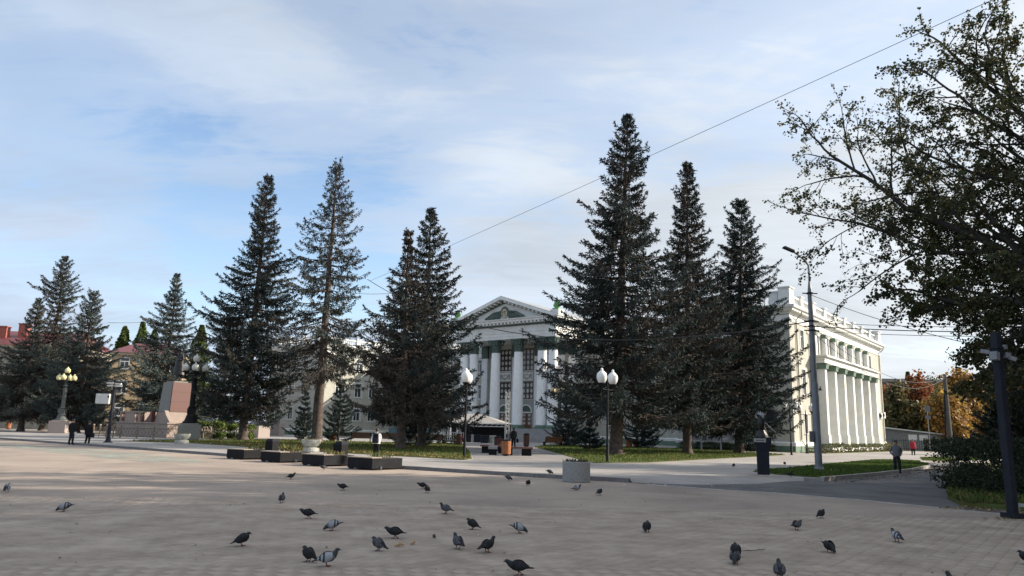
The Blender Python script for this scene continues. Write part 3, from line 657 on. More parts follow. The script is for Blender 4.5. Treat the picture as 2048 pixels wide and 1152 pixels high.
for i in range(11):
    y = FY - .4 + i * .78; mo.bx(x1 + .2, x1 + .85, y - .17, y + .17, 17.36, 17.625)
P_('modillions', mo, m_white, kind='stuff')
# pediment
ax0, ax1, zb, za = x0 - 1.2, x1 + 1.2, 18.16, 21.75
k = (za - zb) / (TC - ax0)
P_('tympanum', MB().extr([(x0 + .4, zb), (x1 - .4, zb), (TC, za - 1.0)], FY - .8, FY - .4), m_white)
for sx in (-1, 1):
    e = ax0 if sx < 0 else ax1
    th = .52
    P_('raking_cornice', MB().extr([(e, zb), (TC, za), (TC, za - th), (e - sx * th / k * 1.0, zb)] if sx < 0 else [(e, zb), (e - sx * th / k, zb), (TC + .001, za - th), (TC + .001, za)], FY - 2.05, FY + .2), m_white)
    P_('raking_bed_moulding', MB().extr([(e - sx * th / k, zb + .01), (TC, za - th - .01), (TC, za - th - .42), (e - sx * (th + .42) / k, zb + .01)] if sx < 0 else [(e - sx * th / k, zb + .01), (e - sx * (th + .42) / k, zb + .01), (TC + .001, za - th - .42), (TC + .001, za - th - .01)], FY - 1.05, FY - .3), m_gdark)
    mm = MB(); nn = 13; ang = math.atan(k) * (-sx)
    for i in range(nn):
        f = (i + 1.4) / (nn + 1.2); x = e + (TC - e) * f; z = zb + (za - zb) * f - th - .17
        mm.box((x, FY - 1.42, z), (.3, .66, .24), 0, 1, Matrix.Rotation(ang, 3, 'Y'))
    P_('raking_modillions', mm, m_white, kind='stuff')
P_('pediment_roof', MB().add([(ax0, FY - 2.0, zb + .03), (TC, FY - 2.0, za + .03), (TC, 30, za + .03), (ax0, 30, zb + .03), (ax1, FY - 2.0, zb + .03), (ax1, 30, zb + .03)], [(0, 1, 2, 3), (1, 4, 5, 2)]), mat('roof_sheet', (.3, .31, .32), .5, .1, 1))
wall((x1, 18), (x1, 30), 0, 17.6, []); wall((x0, 30), (x0, 18), 0, 17.6, [])
# pediment relief: shield with drapery
sh = MB().lathe([(.05, 0), (.5, .05), (.62, .1), (.55, .2), (.3, .26), (.03, .28)], 16).build('shield', m_gold, hall, loc=(TC, FY - .82, 19.2)); sh.rotation_euler = (R(90), 0, 0); sh.scale = (.95, 1.25, 1)
MB().tube([(-.24, -.3, .27), (-.2, .25, .28), (.05, .1, .3), (.22, .3, .28), (.24, -.3, .27)], .05, 5).build('shield_emblem', m_brown, sh)
MB().tube([(.72 * math.cos(a), .72 * math.sin(a), .1) for a in [R(x) for x in range(-30, 211, 20)]], .13, 6).build('shield_wreath', m_gdark, sh)
for sx in (-1, 1):
    f = MB()
    for i in range(9):
        xx = TC + sx * (.95 + i * .34); hh = 1.35 - i * .13
        f.tube([(xx, FY - .86, zb + .08), (xx + sx * .05, FY - .98, zb + hh * .5), (xx - sx * .05, FY - .92, zb + hh)], [.13, .18, .1], 6)
    f.tube([(TC + sx * .8, FY - .95, zb + 1.35), (TC + sx * 2.2, FY - .98, zb + 1.15), (TC + sx * 3.9, FY - .92, zb + .35)], [.12, .14, .06], 6)
    P_('relief_drapery', f, m_gdark)
# corner acroteria
for sx in (-1, 1):
    x = TC + sx * (HW + .5)
    p = MB().bx(x - .75, x + .75, FY - 1.5, FY - .1, 18.16, 19.0).build('acroterion_block', m_white, hall)
    b = MB().bx(x - .55, x + .55, FY - 1.25, FY - .35, 19.0, 19.25)
    for i in range(-3, 4):
        a = i * R(20); b.tube([(x + .1 * math.sin(a), FY - .8, 19.2), (x + .5 * math.sin(a), FY - .85, 19.2 + .7 * math.cos(a) + .1), (x + .75 * math.sin(a), FY - .8, 19.2 + 1.15 * math.cos(a))], [.14, .2, .08], 6)
    b.build('acroterion', mat('bright_green_paint', (.16, .33, .13), .7, .1, 3), p)

# ------------------------------------------------------------------ trees
m_bark = mat('spruce_bark', (.115, .088, .074), .95, .25, 3, .9, 12, c2=(.05, .042, .038), spec=.2)
m_needle = mat('spruce_needles', (1, 1, 1), .9, .10, .6, attr='tint', spec=.06)
m_twig = mat('dead_twig', (.11, .085, .07), .95, .2, 4)

def tubes_np(paths, rads, n=4):
    """many polylines of equal point count -> one array mesh. paths (k,p,3), rads (k,p)"""
    k, p, _ = paths.shape; t = np.gradient(paths, axis=1); t = unit(t)
    a = np.where(np.abs(t[..., 2:3]) < .9, np.array([0, 0, 1.0]), np.array([1.0, 0, 0])); u = unit(np.cross(t, a)); w = np.cross(t, u)
    ang = np.arange(n) * 2 * np.pi / n
    V = paths[:, :, None] + (u[:, :, None] * np.cos(ang)[None, None, :, None] + w[:, :, None] * np.sin(ang)[None, None, :, None]) * rads[:, :, None, None]
    idx = np.arange(k * p * n).reshape(k, p, n); F = np.stack([idx[:, :-1], np.roll(idx, -1, 2)[:, :-1], np.roll(idx, -1, 2)[:, 1:], idx[:, 1:]], -1).reshape(-1, 4)
    return V.reshape(-1, 3), F

def spruce(name, label, loc, H, zb, prof, lean=(0, 0), trunk_r=.4, dens=1.0, brown=.15, silver=.35, seed=1, droop=1.0, bare=.0, gaps=.10, group='spruces on the square', hue=(1, 1, 1), size=1.0, twin=None, whitewash=0, branches=None, spiky=0.0):
    """trunk with limbs, and a crown of needle sprays hanging on whorled boughs; prof = [(height fraction, radius)]"""
    g = np.random.default_rng(seed)
    root = thing(name, label, 'tree', loc, 0, group)
    hs = np.array([p[0] for p in prof]); rs = np.array([p[1] for p in prof]) * np.interp(hs, [0, .5, .62, 1], [1.0, 1.0, .86, .8])
    ax = lambda z: np.stack([lean[0] * (z / H) ** 1.1 + .05 * trunk_r * np.sin(z * .9 + seed), lean[1] * (z / H) + .05 * trunk_r * np.cos(z * .7), z], -1)
    n = branches or int(max(60, 19 * (H - zb) * dens)); u = (np.arange(n) + g.uniform(0, 1, n)) / n; z = zb + (H - zb) * (1 - (1 - u) ** 1.08)
    wh = .62 * size ** .5; z = (np.floor(z / wh) + .5) * wh + g.normal(0, .07, n) * (1 + 1.0 * (z < .35 * H)); z = np.clip(z, zb, H - .12)
    az = np.arange(n) * 2.39996 + g.normal(0, .5, n); fr = z / H
    Rr = np.interp(fr, hs, rs); Lb = Rr * g.uniform(.68, 1.08, n) * np.where(g.random(n) < .13, g.uniform(1.12, 1.38, n), 1)
    # whole sectors thinner: irregular outline
    sect = 1 + .22 * np.sin(az * 2 + fr * 9 + seed) + .15 * np.sin(az * 3 - fr * 17 + 2 * seed); Lb *= np.clip(sect, .66, 1.25)
    Lb = np.where(g.random(n) < gaps, Lb * .25, Lb); Lb = np.maximum(Lb, .16)
    S = 7; s = np.linspace(0, 1, S)
    up = np.interp(fr, [0, .35, .7, .9, 1], [-.42 * droop, -.30 * droop, -.08, .45, 1.3]); cv = np.interp(fr, [0, .5, .8, 1], [.42, .34, .25, .1])
    sw = g.normal(0, .12, n)
    rad = Lb[:, None] * s; azs = az[:, None] + sw[:, None] * s ** 2; dz = Lb[:, None] * (up[:, None] * s + (cv[:, None] - .0) * s ** 2.6) + g.normal(0, .03, (n, S)) * Lb[:, None] * s
    base = ax(z); B = np.stack([base[:, 0:1] + np.cos(azs) * rad, base[:, 1:2] + np.sin(azs) * rad, base[:, 2:3] + dz], -1)
    br = np.clip(.012 + Lb * .011, .012, .07)[:, None] * (1 - .8 * s)
    bv, bf = tubes_np(B, br, 4)
    # trunk
    zt = np.linspace(0, H, 22); rt_ = .82 * trunk_r * (1 - (zt / H)) ** .85 + .012; rt_[0] *= 1.45; rt_[1] *= 1.05
    zt[1] = .45 if H > 8 else zt[1]
    tv, tf = tubes_np(ax(zt)[None], rt_[None], 12)
    extra = []
    if twin:
        pass
    V = np.concatenate([tv, bv]); F = np.concatenate([tf, bf + len(tv)])
    o = obj('trunk', raw_mesh('trunk', V, F, [m_bark], smooth=True), root)
    # twigs
    per = np.clip((Lb * 9 * dens ** .5 / size).astype(int), 4, 42); bi = np.repeat(np.arange(n), per); N = len(bi)
    t = np.concatenate([(np.arange(p) + g.uniform(0, 1, p)) / p for p in per]); inner = np.where(fr[bi] > .85, .02, .12 + .18 * bare); t = inner + (1 - inner) * t ** .85
    x = t * (S - 1); i0 = np.minimum(x.astype(int), S - 2); f = (x - i0)[:, None]
    bp = B[bi, i0] * (1 - f) + B[bi, i0 + 1] * f; tg = unit(B[bi, i0 + 1] - B[bi, i0])
    lat = unit(np.cross(tg, np.array([0, 0, 1.0]))) * np.where(g.random(N) < .5, 1, -1)[:, None]
    tl = (.20 + .34 * Lb[bi] * (1 - t) * .55 + .10 * g.random(N)) * size; tl = np.minimum(tl, .95 * size)
    tdir = unit(tg * (.55 + .5 * t[:, None]) + lat * (.9 - .45 * t[:, None]) * g.uniform(.5, 1.1, (N, 1)) + np.array([0, 0, -1.0]) * (g.uniform(.0, .55, (N, 1)) * droop) + g.normal(0, .14, (N, 3)))
    keep = g.random(N) > bare * .55
    bp, tdir, tl, bi, t, lat = bp[keep], tdir[keep], tl[keep], bi[keep], t[keep], lat[keep]; N = len(bp)
    # sprays: kites along every twig, plus hanging ones
    K = 7; parts_b = []; parts_d = []; parts_w = []; parts_s = []; ids = []; tips = []
    for k in range(K):
        q = (k + g.uniform(0, .6, N)) / K; p0 = bp + tdir * (tl * q)[:, None]
        dd = unit(tdir * g.uniform(.5, 1.1, (N, 1)) + g.normal(0, .42, (N, 3)) + np.array([0, 0, -.12 * droop])); ln = tl * g.uniform(.32, .6, N) + .08 * size
        sd = unit(np.cross(dd, g.normal(0, 1, (N, 3)))); w = g.uniform(.05, .10, N) * size
        parts_b.append(p0); parts_d.append(dd * ln[:, None]); parts_w.append(w); parts_s.append(sd); ids.append(np.arange(N)); tips.append(q)
    m = g.random(N) < (.5 * droop if spiky == 0 else .2)
    p0 = bp[m] + tdir[m] * (tl[m] * .6)[:, None]; nn = m.sum(); dd = unit(np.array([0, 0, -1.0]) + g.normal(0, .3, (nn, 3))) * (g.uniform(.2, .5, (nn, 1)) * size)
    parts_b.append(p0); parts_d.append(dd); parts_w.append(g.uniform(.05, .09, nn) * size); parts_s.append(unit(np.cross(dd, g.normal(0, 1, (nn, 3))))); ids.append(np.where(m)[0]); tips.append(np.full(nn, .3))
    # terminal tufts
    Bt = B[:, -1]; nt = n * 5; dd = unit(np.repeat(unit(B[:, -1] - B[:, -2]), 5, 0) + g.normal(0, .45, (nt, 3))) * (g.uniform(.2, .36, (nt, 1)) * size)
    VB = np.concatenate(parts_b); VD = np.concatenate(parts_d); VW = np.concatenate(parts_w); VS = np.concatenate(parts_s); ID = np.concatenate(ids); TP = np.concatenate(tips)
    tw = t[ID]; bb = bi[ID]
    # colour: bough by bough, dead brown patches, silvery young tips
    bb_rand = g.random(n); zone = np.sin(az * 1.0 + fr * 7 + seed) * .5 + .5
    dead = ((bb_rand < brown * 1.6) & (zone > .35)) | (g.random(n) < brown * .35)
    green = np.array([.037, .051, .047]) * np.array(hue); silv = np.array([.098, .113, .107]) * np.array(hue); brn = np.array([.10, .077, .064])
    sv = np.clip(silver * 1.25 * (tw * .8 + .5 * TP) * g.uniform(.7, 1.2, len(TP)) * g.uniform(.6, 1.3, n)[bb], 0, 1)[:, None]
    c = green * (1 - sv) + silv * sv; dm = dead[bb] & (g.random(len(bb)) < .9); c[dm] = c[dm] * .35 + .65 * brn * g.uniform(.8, 1.15, (dm.sum(), 1)); c *= g.uniform(.85, 1.15, (len(c), 1)) * g.uniform(.72, 1.3, n)[bb][:, None]; inn = (tw < .38) & (g.random(len(tw)) < .5 + bare * .3); c[inn] = c[inn] * .35 + np.array([.07, .052, .042]) * .65
    VB = np.concatenate([VB, np.repeat(Bt, 5, 0)]); VD = np.concatenate([VD, dd]); VW = np.concatenate([VW, np.full(nt, .09 * size)]); VS = np.concatenate([VS, unit(np.cross(dd, g.normal(0, 1, (nt, 3))))])
    c = np.concatenate([c, np.repeat(np.where(dead[:, None], brn, silv * .8), 5, 0) * g.uniform(.6, 1.2, (nt, 1))])
    kv, kf = kites(VB, VD, VW, VS)
    obj('crown', raw_mesh('crown', kv, kf, [m_needle], c), root)
    return root, len(kf)

def crown_of(pairs): return pairs
TRI = 0
specs = [
 dict(label='tall grey-green spruce left of the portico with a thinning pointed top', loc=(-25.4, 73.2, PAVE), H=26.3, zb=2.6, prof=[(0, 3.6), (.1, 4.6), (.2, 5.0), (.3, 5.2), (.45, 4.4), (.6, 3.6), (.72, 2.2), (.80, 1.9), (.9, 1.3), (1, .15)], trunk_r=.52, seed=3, brown=.22, lean=(.3, 0), bare=.12),
 dict(label='gaunt tall spruce with drooping half bare boughs on a leaning trunk', loc=(-18.1, 72.1, PAVE), H=27.4, zb=6.5, prof=[(0, 3.0), (.22, 4.6), (.4, 4.6), (.55, 4.0), (.7, 3.2), (.82, 2.2), (.92, 1.35), (1, .4)], trunk_r=.62, seed=8, brown=.22, droop=1.7, bare=.55, gaps=.2, dens=.82, silver=.55, lean=(.2, 0)),
 dict(label='shorter reddish brown spruce with a broken thin tip, left of the portico', loc=(-7.75, 55.2, PAVE), H=16.0, zb=2.5, prof=[(0, 3.0), (.2, 3.9), (.4, 3.5), (.6, 2.4), (.78, 1.3), (.86, .5), (1, .15)], trunk_r=.4, seed=21, brown=.6, bare=.2, gaps=.15, lean=(-.2, 0)),
 dict(label='slender spruce with open pointed top just left of the pediment', loc=(-7.3, 64, PAVE), H=20.5, zb=2.2, prof=[(0, 4.4), (.2, 5.2), (.4, 4.7), (.55, 3.3), (.7, 2.3), (.85, 1.4), (1, .12)], trunk_r=.42, seed=14, brown=.25, gaps=.14),
 dict(label='tallest and widest spruce, beside the twin white globe lamp', loc=(7.6, 54, PAVE), H=25.2, zb=2.9, prof=[(0, 4.6), (.12, 5.4), (.28, 5.6), (.45, 4.9), (.58, 3.9), (.7, 2.9), (.76, 1.5), (.82, 2.3), (.9, 1.3), (1, .12)], trunk_r=.56, seed=5, brown=.2, lean=(.95, 0), gaps=.12),
 dict(label='narrow spruce between the tallest spruce and the dark one by the wing', loc=(14.4, 61.6, PAVE), H=24.4, zb=2.6, prof=[(0, 3.8), (.15, 4.6), (.35, 4.6), (.5, 3.5), (.65, 2.6), (.8, 1.7), (.9, 1.1), (1, .12)], trunk_r=.44, seed=17, brown=.3, lean=(.5, 0), gaps=.12),
 dict(label='dark bushy spruce in front of the right wing, behind the eagle sculpture', loc=(20.5, 67.9, PAVE), H=23.1, zb=2.2, prof=[(0, 4.8), (.15, 5.6), (.35, 5.2), (.55, 3.9), (.7, 3.0), (.85, 1.9), (.94, 1.1), (1, .3)], trunk_r=.5, seed=29, brown=.08, silver=.22, lean=(.95, 0), gaps=.06, hue=(.85, .95, .95)),
 dict(label='leftmost spruce with a bleached bare tip near the red chimneys', loc=(-62.5, 98, PAVE), H=17.0, zb=2.2, prof=[(0, 6.0), (.2, 6.4), (.4, 5.0), (.6, 3.2), (.7, 1.2), (.85, 1.5), (1, .15)], trunk_r=.45, seed=33, brown=.18, silver=.6, hue=(1.15, 1.15, 1.1)),
 dict(label='tall thin topped spruce at the left behind the yellow globe lamp', loc=(-65.9, 108, PAVE), H=25.0, zb=2.2, prof=[(0, 5.2), (.2, 5.6), (.4, 4.4), (.6, 2.7), (.66, 1.6), (.78, 3.1), (.9, 1.5), (1, .15)], trunk_r=.45, seed=37, brown=.5, silver=.55, hue=(1.1, 1.1, 1.05), gaps=.16),
 dict(label='blue-grey bushy spruce with a bent side shoot near its top, behind the couple', loc=(-54.8, 97, PAVE), H=17.9, zb=1.4, prof=[(0, 5.0), (.2, 5.4), (.45, 4.2), (.65, 3.2), (.8, 1.9), (.9, 1.5), (1, .35)], trunk_r=.45, seed=41, brown=.06, silver=.6, hue=(1.15, 1.2, 1.2)),
 dict(label='broad blue-grey spruce behind the bronze statue', loc=(-43.7, 96, PAVE), H=20.4, zb=1.6, prof=[(0, 6.0), (.2, 6.4), (.4, 5.2), (.55, 3.6), (.7, 2.6), (.8, 1.7), (.92, .8), (1, .1)], trunk_r=.45, seed=45, brown=.1, silver=.65, hue=(1.1, 1.2, 1.2)),
 dict(label='dark broad spruce at the far left edge behind the orange bin', loc=(-74, 106, PAVE), H=13.5, zb=1.8, prof=[(0, 5.0), (.3, 5.0), (.6, 3.0), (1, .2)], trunk_r=.4, seed=47, brown=.1, silver=.5, hue=(1.0, 1.05, 1.05)),
 dict(label='half hidden spruce between the statue and the tall left spruce', loc=(-37.0, 98, PAVE), H=15.0, zb=1.6, prof=[(0, 4.6), (.3, 4.6), (.6, 2.6), (1, .2)], trunk_r=.4, seed=49, brown=.12, silver=.5, hue=(1.0, 1.1, 1.1)),
]
for s in specs:
    r, k = spruce('spruce_tree', **s); TRI += k
print('needle kites', TRI)
for i, (lab, x, y, H, w, sd) in enumerate([
    ('small dark young spruce just left of the leaning trunk', -20.9, 78, 4.9, 1.35, 51), ('young spruce with broad skirts in front of the left wing windows', -17.9, 80.5, 6.4, 2.1, 52),
    ('young blue spruce behind the brown spruce trunk', -8.1, 67.3, 4.4, 2.1, 53), ('young spruce beside the golden globe lamp and the steps', 6.6, 84, 7.0, 2.3, 54),
    ('little bushy spruce between two lamps on the right lawn', 7.2, 67.8, 2.5, 1.15, 55), ('low wide young spruce behind the tallest spruce trunk', 14.3, 82, 4.4, 2.6, 56)]):
    spruce('young_spruce_tree', lab, (x, y, PAVE), H, .25, [(0, w), (.2, w), (.6, w * .55), (1, .08)], trunk_r=.09, dens=1.7, brown=.0, silver=.25, seed=sd, droop=.35, gaps=.05, hue=(.8, 1.0, 1.0), size=.62, group='young spruces on the lawns', branches=int(40 + 18 * H))

# ---- broadleaf trees
m_lbark = mat('lime_bark', (.05, .046, .042), .95, .25, 5, .8, 20, c2=(.025, .023, .022), spec=.15)
m_leaf = mat('broad_leaf', (1, 1, 1), .6, .05, 1.0, attr='tint', translucent=.35, spec=.3)
def leaf_mesh(name, pos, size, g, cols, pr, flat=.5):
    """rounded six-cornered leaves"""
    n = len(pos); nz = unit(g.normal(0, 1, (n, 3)) + np.array([0, 0, flat])); u = unit(np.cross(nz, g.normal(0, 1, (n, 3)))); w = np.cross(nz, u)
    s = size * g.uniform(.6, 1.25, n)
    pts = [(-.5, 0), (-.22, .42), (.2, .40), (.55, 0), (.2, -.40), (-.22, -.42)]
    V = np.stack([pos + (u * a + w * b) * s[:, None] + nz * (abs(b) * .25 * s)[:, None] for a, b in pts], 1).reshape(-1, 3)
    c = np.array(cols)[g.choice(len(cols), n, p=pr)] * g.uniform(.65, 1.35, (n, 1))
    return raw_mesh(name, V, np.arange(n * 6).reshape(n, 6), [m_leaf], c)
def grow(g, start, d0, L0, r0, levels, nchild, spread, lenf, upb, out, tipw, curl=.25, seglen=6):
    stack = [(np.array(start, float), unit(np.array(d0, float)), L0, r0, 0)]
    while stack:
        p, d, L, r, lv = stack.pop(); pts = [p]; dd = d
        for i in range(seglen - 1):
            dd = unit(dd + g.normal(0, curl / seglen * 2.2, 3) + np.array([0, 0, upb[min(lv, len(upb) - 1)] / seglen])); pts.append(pts[-1] + dd * L / (seglen - 1))
        pts = np.array(pts); r1 = r * (.55 if lv < levels - 1 else .3); out.append((pts, np.linspace(r, r1, seglen)))
        if lv >= levels - 1: tipw.append(pts); continue
        nc = nchild[lv]
        for k in range(nc):
            f = (.25 + .75 * (k + g.uniform(.2, .9)) / nc) if lv > 0 else (.30 + .7 * (k + g.uniform(0, .8)) / nc); x = min(f, .999) * (seglen - 1); i = int(x); q = pts[i] + (pts[i + 1] - pts[i]) * (x - i); tg = unit(pts[i + 1] - pts[i])
            a = g.uniform(0, 6.283); u = unit(np.cross(tg, [.3, .5, .81])); w = np.cross(tg, u); sp = spread[lv] * g.uniform(.7, 1.2)
            nd = unit(tg * math.cos(sp) + (u * math.cos(a) + w * math.sin(a)) * math.sin(sp))
            stack.append((q, nd, L * lenf[lv] * g.uniform(.7, 1.15) * (1.15 - .4 * f), max(.004, (r + (r1 - r) * f) * .62), lv + 1))
        # leader continues
        stack.append((pts[-1], dd, L * lenf[lv] * .8, r1 * .9, lv + 1))
def broadleaf(name, label, loc, trunk, seed, levels, nchild, spread, lenf, upb, leaves, lsize, cols, pr, group=None, curl=.3, leafspread=.16, droop_tip=0.0, mb=None):
    g = np.random.default_rng(seed); out = []; tips = []
    h, r = trunk; root = thing(name, label, 'tree', loc, 0, group)
    grow(g, (0, 0, 0), (0.02, 0, 1), h, r, levels, nchild, spread, lenf, upb, out, tips, curl)
    P = np.stack([o[0] for o in out]); Rd = np.stack([o[1] for o in out])
    big = Rd[:, 0] > .03; V = []; F = []; off = 0
    for sel, nn in ((big, 8), (~big, 3)):
        if sel.any():
            v, f = tubes_np(P[sel], Rd[sel], nn); V.append(v); F.append(f + off); off += len(v)
    obj('trunk', raw_mesh('trunk', np.concatenate(V), np.concatenate(F), [mb or m_lbark], smooth=True), root)
    T = np.concatenate([t[1:] for t in tips]); pos = T[g.integers(0, len(T), leaves)] + g.normal(0, leafspread, (leaves, 3)) + np.array([0, 0, -droop_tip])
    obj('crown', leaf_mesh('crown', pos, lsize, g, cols, pr), root)
    return root
LIME = ((.045, .06, .024), (.065, .075, .03), (.095, .085, .035), (.15, .10, .04)); LP = (.48, .32, .14, .06)
lime = broadleaf('lime_tree', 'large lime tree with sparse darkening leaves reaching in from the right edge', (16.9, 22.6, .1), (5.5, .42), 5, 6, (9, 6, 5, 5, 4), (R(62), R(45), R(45), R(48), R(50)), (1.7, .62, .55, .55, .6), (.2, .28, .1, -.05, -.2, -.3), 160000, .088, LIME, LP, 'lime trees along the right side', .34, .055)
lime.location.x = 19.5; lime.rotation_euler = (0, 0, R(32))

# ------------------------------------------------------------------ street furniture
m_iron = mat('black_iron', (.012, .012, .014), .65, .2, 8, .1, 60, spec=.12)
m_globe = mat('white_lamp_globe', (.78, .78, .76), .35, .04, 3)
m_globey = mat('sunlit_lamp_globe', (.68, .62, .33), .4, .06, 3)  # warm sunlight is mixed into this globe yellow
m_globeg = mat('grey_lamp_globe', (.52, .52, .48), .45, .08, 3)  # plain grey globe colour
m_steel = mat('painted_steel_grey', (.17, .185, .2), .55, .1, 3, .1, 30, metal=.3)
m_slate = mat('dark_slate_metal', (.020, .023, .033), .65, .15, 4, .08, 40, spec=.15)
m_gran = mat('grey_pink_granite', (.36, .30, .27), .75, .15, 20, .15, 80, c2=(.24, .2, .185))
m_redg = mat('red_granite', (.115, .042, .034), .55, .15, 30, .06, 80, c2=(.08, .03, .025))
m_greyg = mat('grey_granite', (.19, .19, .175), .6, .15, 25, .08, 80)
m_stone = mat('warm_stone', (.31, .25, .215), .85, .1, 6, .2, 50, stain=.15)
m_conc = mat('weathered_concrete', (.40, .40, .36), .9, .12, 4, .4, 50, stain=.2)
m_bronze = mat('dark_bronze', (.035, .034, .034), .42, .3, 3, .15, 20, metal=.55)
m_wood = mat('brown_bench_timber', (.10, .045, .03), .6, .2, 6, .15, 30)
m_orange = mat('orange_stained_timber', (.36, .135, .05), .6, .15, 5, .2, 40)
m_redw = mat('dark_red_timber', (.11, .035, .028), .6, .2, 5, .2, 40)
m_terr = mat('terrazzo', (.34, .34, .33), .8, .1, 60, .1, 90, c2=(.13, .13, .13), detail=2)
m_whites = mat('white_sheet', (.6, .6, .58), .6, .06, 2)
m_tan = mat('tan_plank', (.36, .30, .235), .7, .15, 5, .2, 40)

GLOBE = [(.05, 0), (.16, .03), (.25, .2), (.28, .36), (.25, .52), (.14, .64), (.06, .69), (.075, .74), (.05, .8), (.0, .83)]
def twin_lamp(loc, rz, label, H=4.85, sep=.58):
    r = thing('twin_globe_lamp', label, 'lamp', loc, rz, 'twin globe lamps'); z = H - .83
    MB().lathe([(.17, 0), (.17, .03), (.085, .06), (.085, .9), (.06, .95), (.055, z - .15), (.03, z + .1), (.0, z + .3)], 12).build('pole', m_iron, r, smooth=True)
    MB().tube([(-sep, 0, z - .02), (-sep, 0, z - .2), (-sep + .08, 0, z - .28), (sep - .08, 0, z - .28), (sep, 0, z - .2), (sep, 0, z - .02)], .025, 6).build('arm', m_iron, r)
    for s in (-1, 1):
        g = MB().lathe(GLOBE, 18).build('globe', m_globe, r, loc=(s * sep, 0, z), smooth=True)
        MB().lathe([(.05, -.16), (.07, -.1), (.17, -.02), (.2, .02), (.15, .05)], 12).build('globe_cup', m_iron, g)
    return r
twin_lamp((-2.4, 42.1, PAVE), R(88), 'white globe lamp at the left edge of the path, its twin hidden behind')
twin_lamp((5.15, 39.8, PAVE), R(53), 'twin white globe lamp beside the tallest spruce, right of the path')
twin_lamp((29.2, 74.8, PAVE), R(-22), 'small twin globe lamp in front of the sunlit side facade')
twin_lamp((24.7, 66.8, PAVE), R(20), 'globe lamp half hidden by the dark spruce at the wing corner')

def grand_lamp(loc, rz, label, gm):
    r = thing('five_globe_lamp', label, 'lamp', loc, rz, 'five globe lamps on granite blocks')
    MB().box((0, 0, .7), (1.9, 1.9, 1.4)).box((0, 0, 1.45), (1.5, 1.5, .1)).build('granite_block', m_gran if gm is not m_globeg else m_greyg, r, bevel=.03)
    MB().lathe([(.72, 1.5), (.72, 1.6), (.55, 1.75), (.42, 2.15), (.36, 2.3), (.36, 2.35)], 12).box((0, 0, 2.6), (.72, .72, .5)).lathe([(.3, 2.85), (.34, 2.95), (.24, 3.05), (.21, 5.4), (.27, 5.5), (.2, 5.6), (.13, 5.8), (.1, 6.9), (.16, 7.0)], 14).build('column', m_iron if gm is m_globeg else mat('grey_green_iron', (.075, .085, .08), .6, .2, 6, .1, 40), r)
    zt = 6.15
    for k in range(4):
        a = k * math.pi / 2; c, s = math.cos(a), math.sin(a)
        ar = MB().tube([(.12 * c, .12 * s, 5.5), (.5 * c, .5 * s, 5.35), (.82 * c, .82 * s, 5.55), (.85 * c, .85 * s, zt - .05)], [.07, .08, .07, .06], 7).tube([(.12 * c, .12 * s, 6.0), (.85 * c, .85 * s, 6.0)], .05, 6).build('arm', m_iron, r)
        g = MB().lathe([(x * 1.15, z * 1.0) for x, z in GLOBE], 16).build('globe', gm, r, loc=(.85 * c, .85 * s, zt), smooth=True)
        MB().lathe([(.05, -.1), (.3, -.05), (.3, .05), (.1, .06)], 12).build('globe_cup', m_iron, g)
    g = MB().lathe([(x * 1.15, z * 1.0) for x, z in GLOBE], 16).build('globe', gm, r, loc=(0, 0, 7.0), smooth=True)
    MB().lathe([(.05, -.1), (.28, -.05), (.28, .05), (.1, .06)], 12).build('globe_cup', m_iron, g)
    return r
grand_lamp((-53.0, 90.4, PAVE), R(7), 'five globe lamp with sunlit yellow globes on a pink granite block at the left', m_globey)
grand_lamp((-28.9, 69.3, PAVE), R(20), 'black five globe lamp with grey globes beside the bronze statue', m_globeg)
grand_lamp((6.1, 92.0, PAVE), R(12), 'five globe lamp with golden globes in front of the portico', mat('golden_lamp_globe', (.62, .50, .30), .4, .08, 3))

# slim box post
r = thing('box_post', 'dark post with a white equipment box and white cameras near the couple in black', 'post', (-28.85, 55.3, PAVE))
MB().lathe([(.32, 0), (.32, .04), (.2, .1), (.15, .35), (.12, .5), (.1, 4.5), (.06, 4.55)], 12).build('pole', m_slate, r)
MB().box((-.62, -.05, 3.1), (.95, .5, .72)).box((-.95, -.32, 3.1), (.3, .05, .66)).build('equipment_box', m_whites, r, bevel=.015)
MB().box((-.2, -.31, 3.25), (.13, .01, .13)).build('box_mark', m_iron, r)
for x, z, a in ((-.28, 4.25, .1), (.3, 4.2, -.2), (-.25, 4.05, -.2), (.32, 4.05, .3)):
    MB().box((x, -.1, z), (.5, .12, .1), a).build('camera', m_whites, r)
MB().tube([(-.5, 0, 4.4), (.5, 0, 4.4)], .02, 5).build('bracket', m_steel, r)

# street light
SL = thing('street_light', 'tall grey street light pole with curved arm on the grass island', 'street light', (14.36, 35.5, PAVE))
MB().lathe([(.3, 0), (.3, .05), (.22, .12), (.165, .3), (.16, 4.0), (.135, 4.05), (.135, 4.1), (.11, 8.2), (.095, 8.5), (.05, 8.9)], 16).build('pole', m_steel, SL, smooth=True)
arm = MB().tube([(0, 0, 8.6), (.02, 0, 9.4), (0, 0, 9.7), (-.15, -.02, 9.95), (-.5, -.08, 10.2), (-.75, -.12, 10.36)], .05, 8).build('arm', m_steel, SL)
MB().box((-.98, -.16, 10.46), (.62, .26, .12), R(8), .85, Matrix.Rotation(R(20), 3, 'Y')).build('lamp_head', m_slate, SL, bevel=.03)
for z in (8.3, 6.95, 6.7, 6.5):
    MB().lathe([(.16, 0), (.16, .07)], 12).tube([(-.36, 0, .03), (.36, 0, .03)], .03, 5).build('clamp', m_slate, SL, loc=(0, 0, z))
MB().box((-.28, -.05, 1.55), (.16, .16, .5)).build('fuse_box', m_steel, SL)
MB().box((0, 0, .02), (.62, .62, .05), .3).build('base_plate', m_slate, SL)
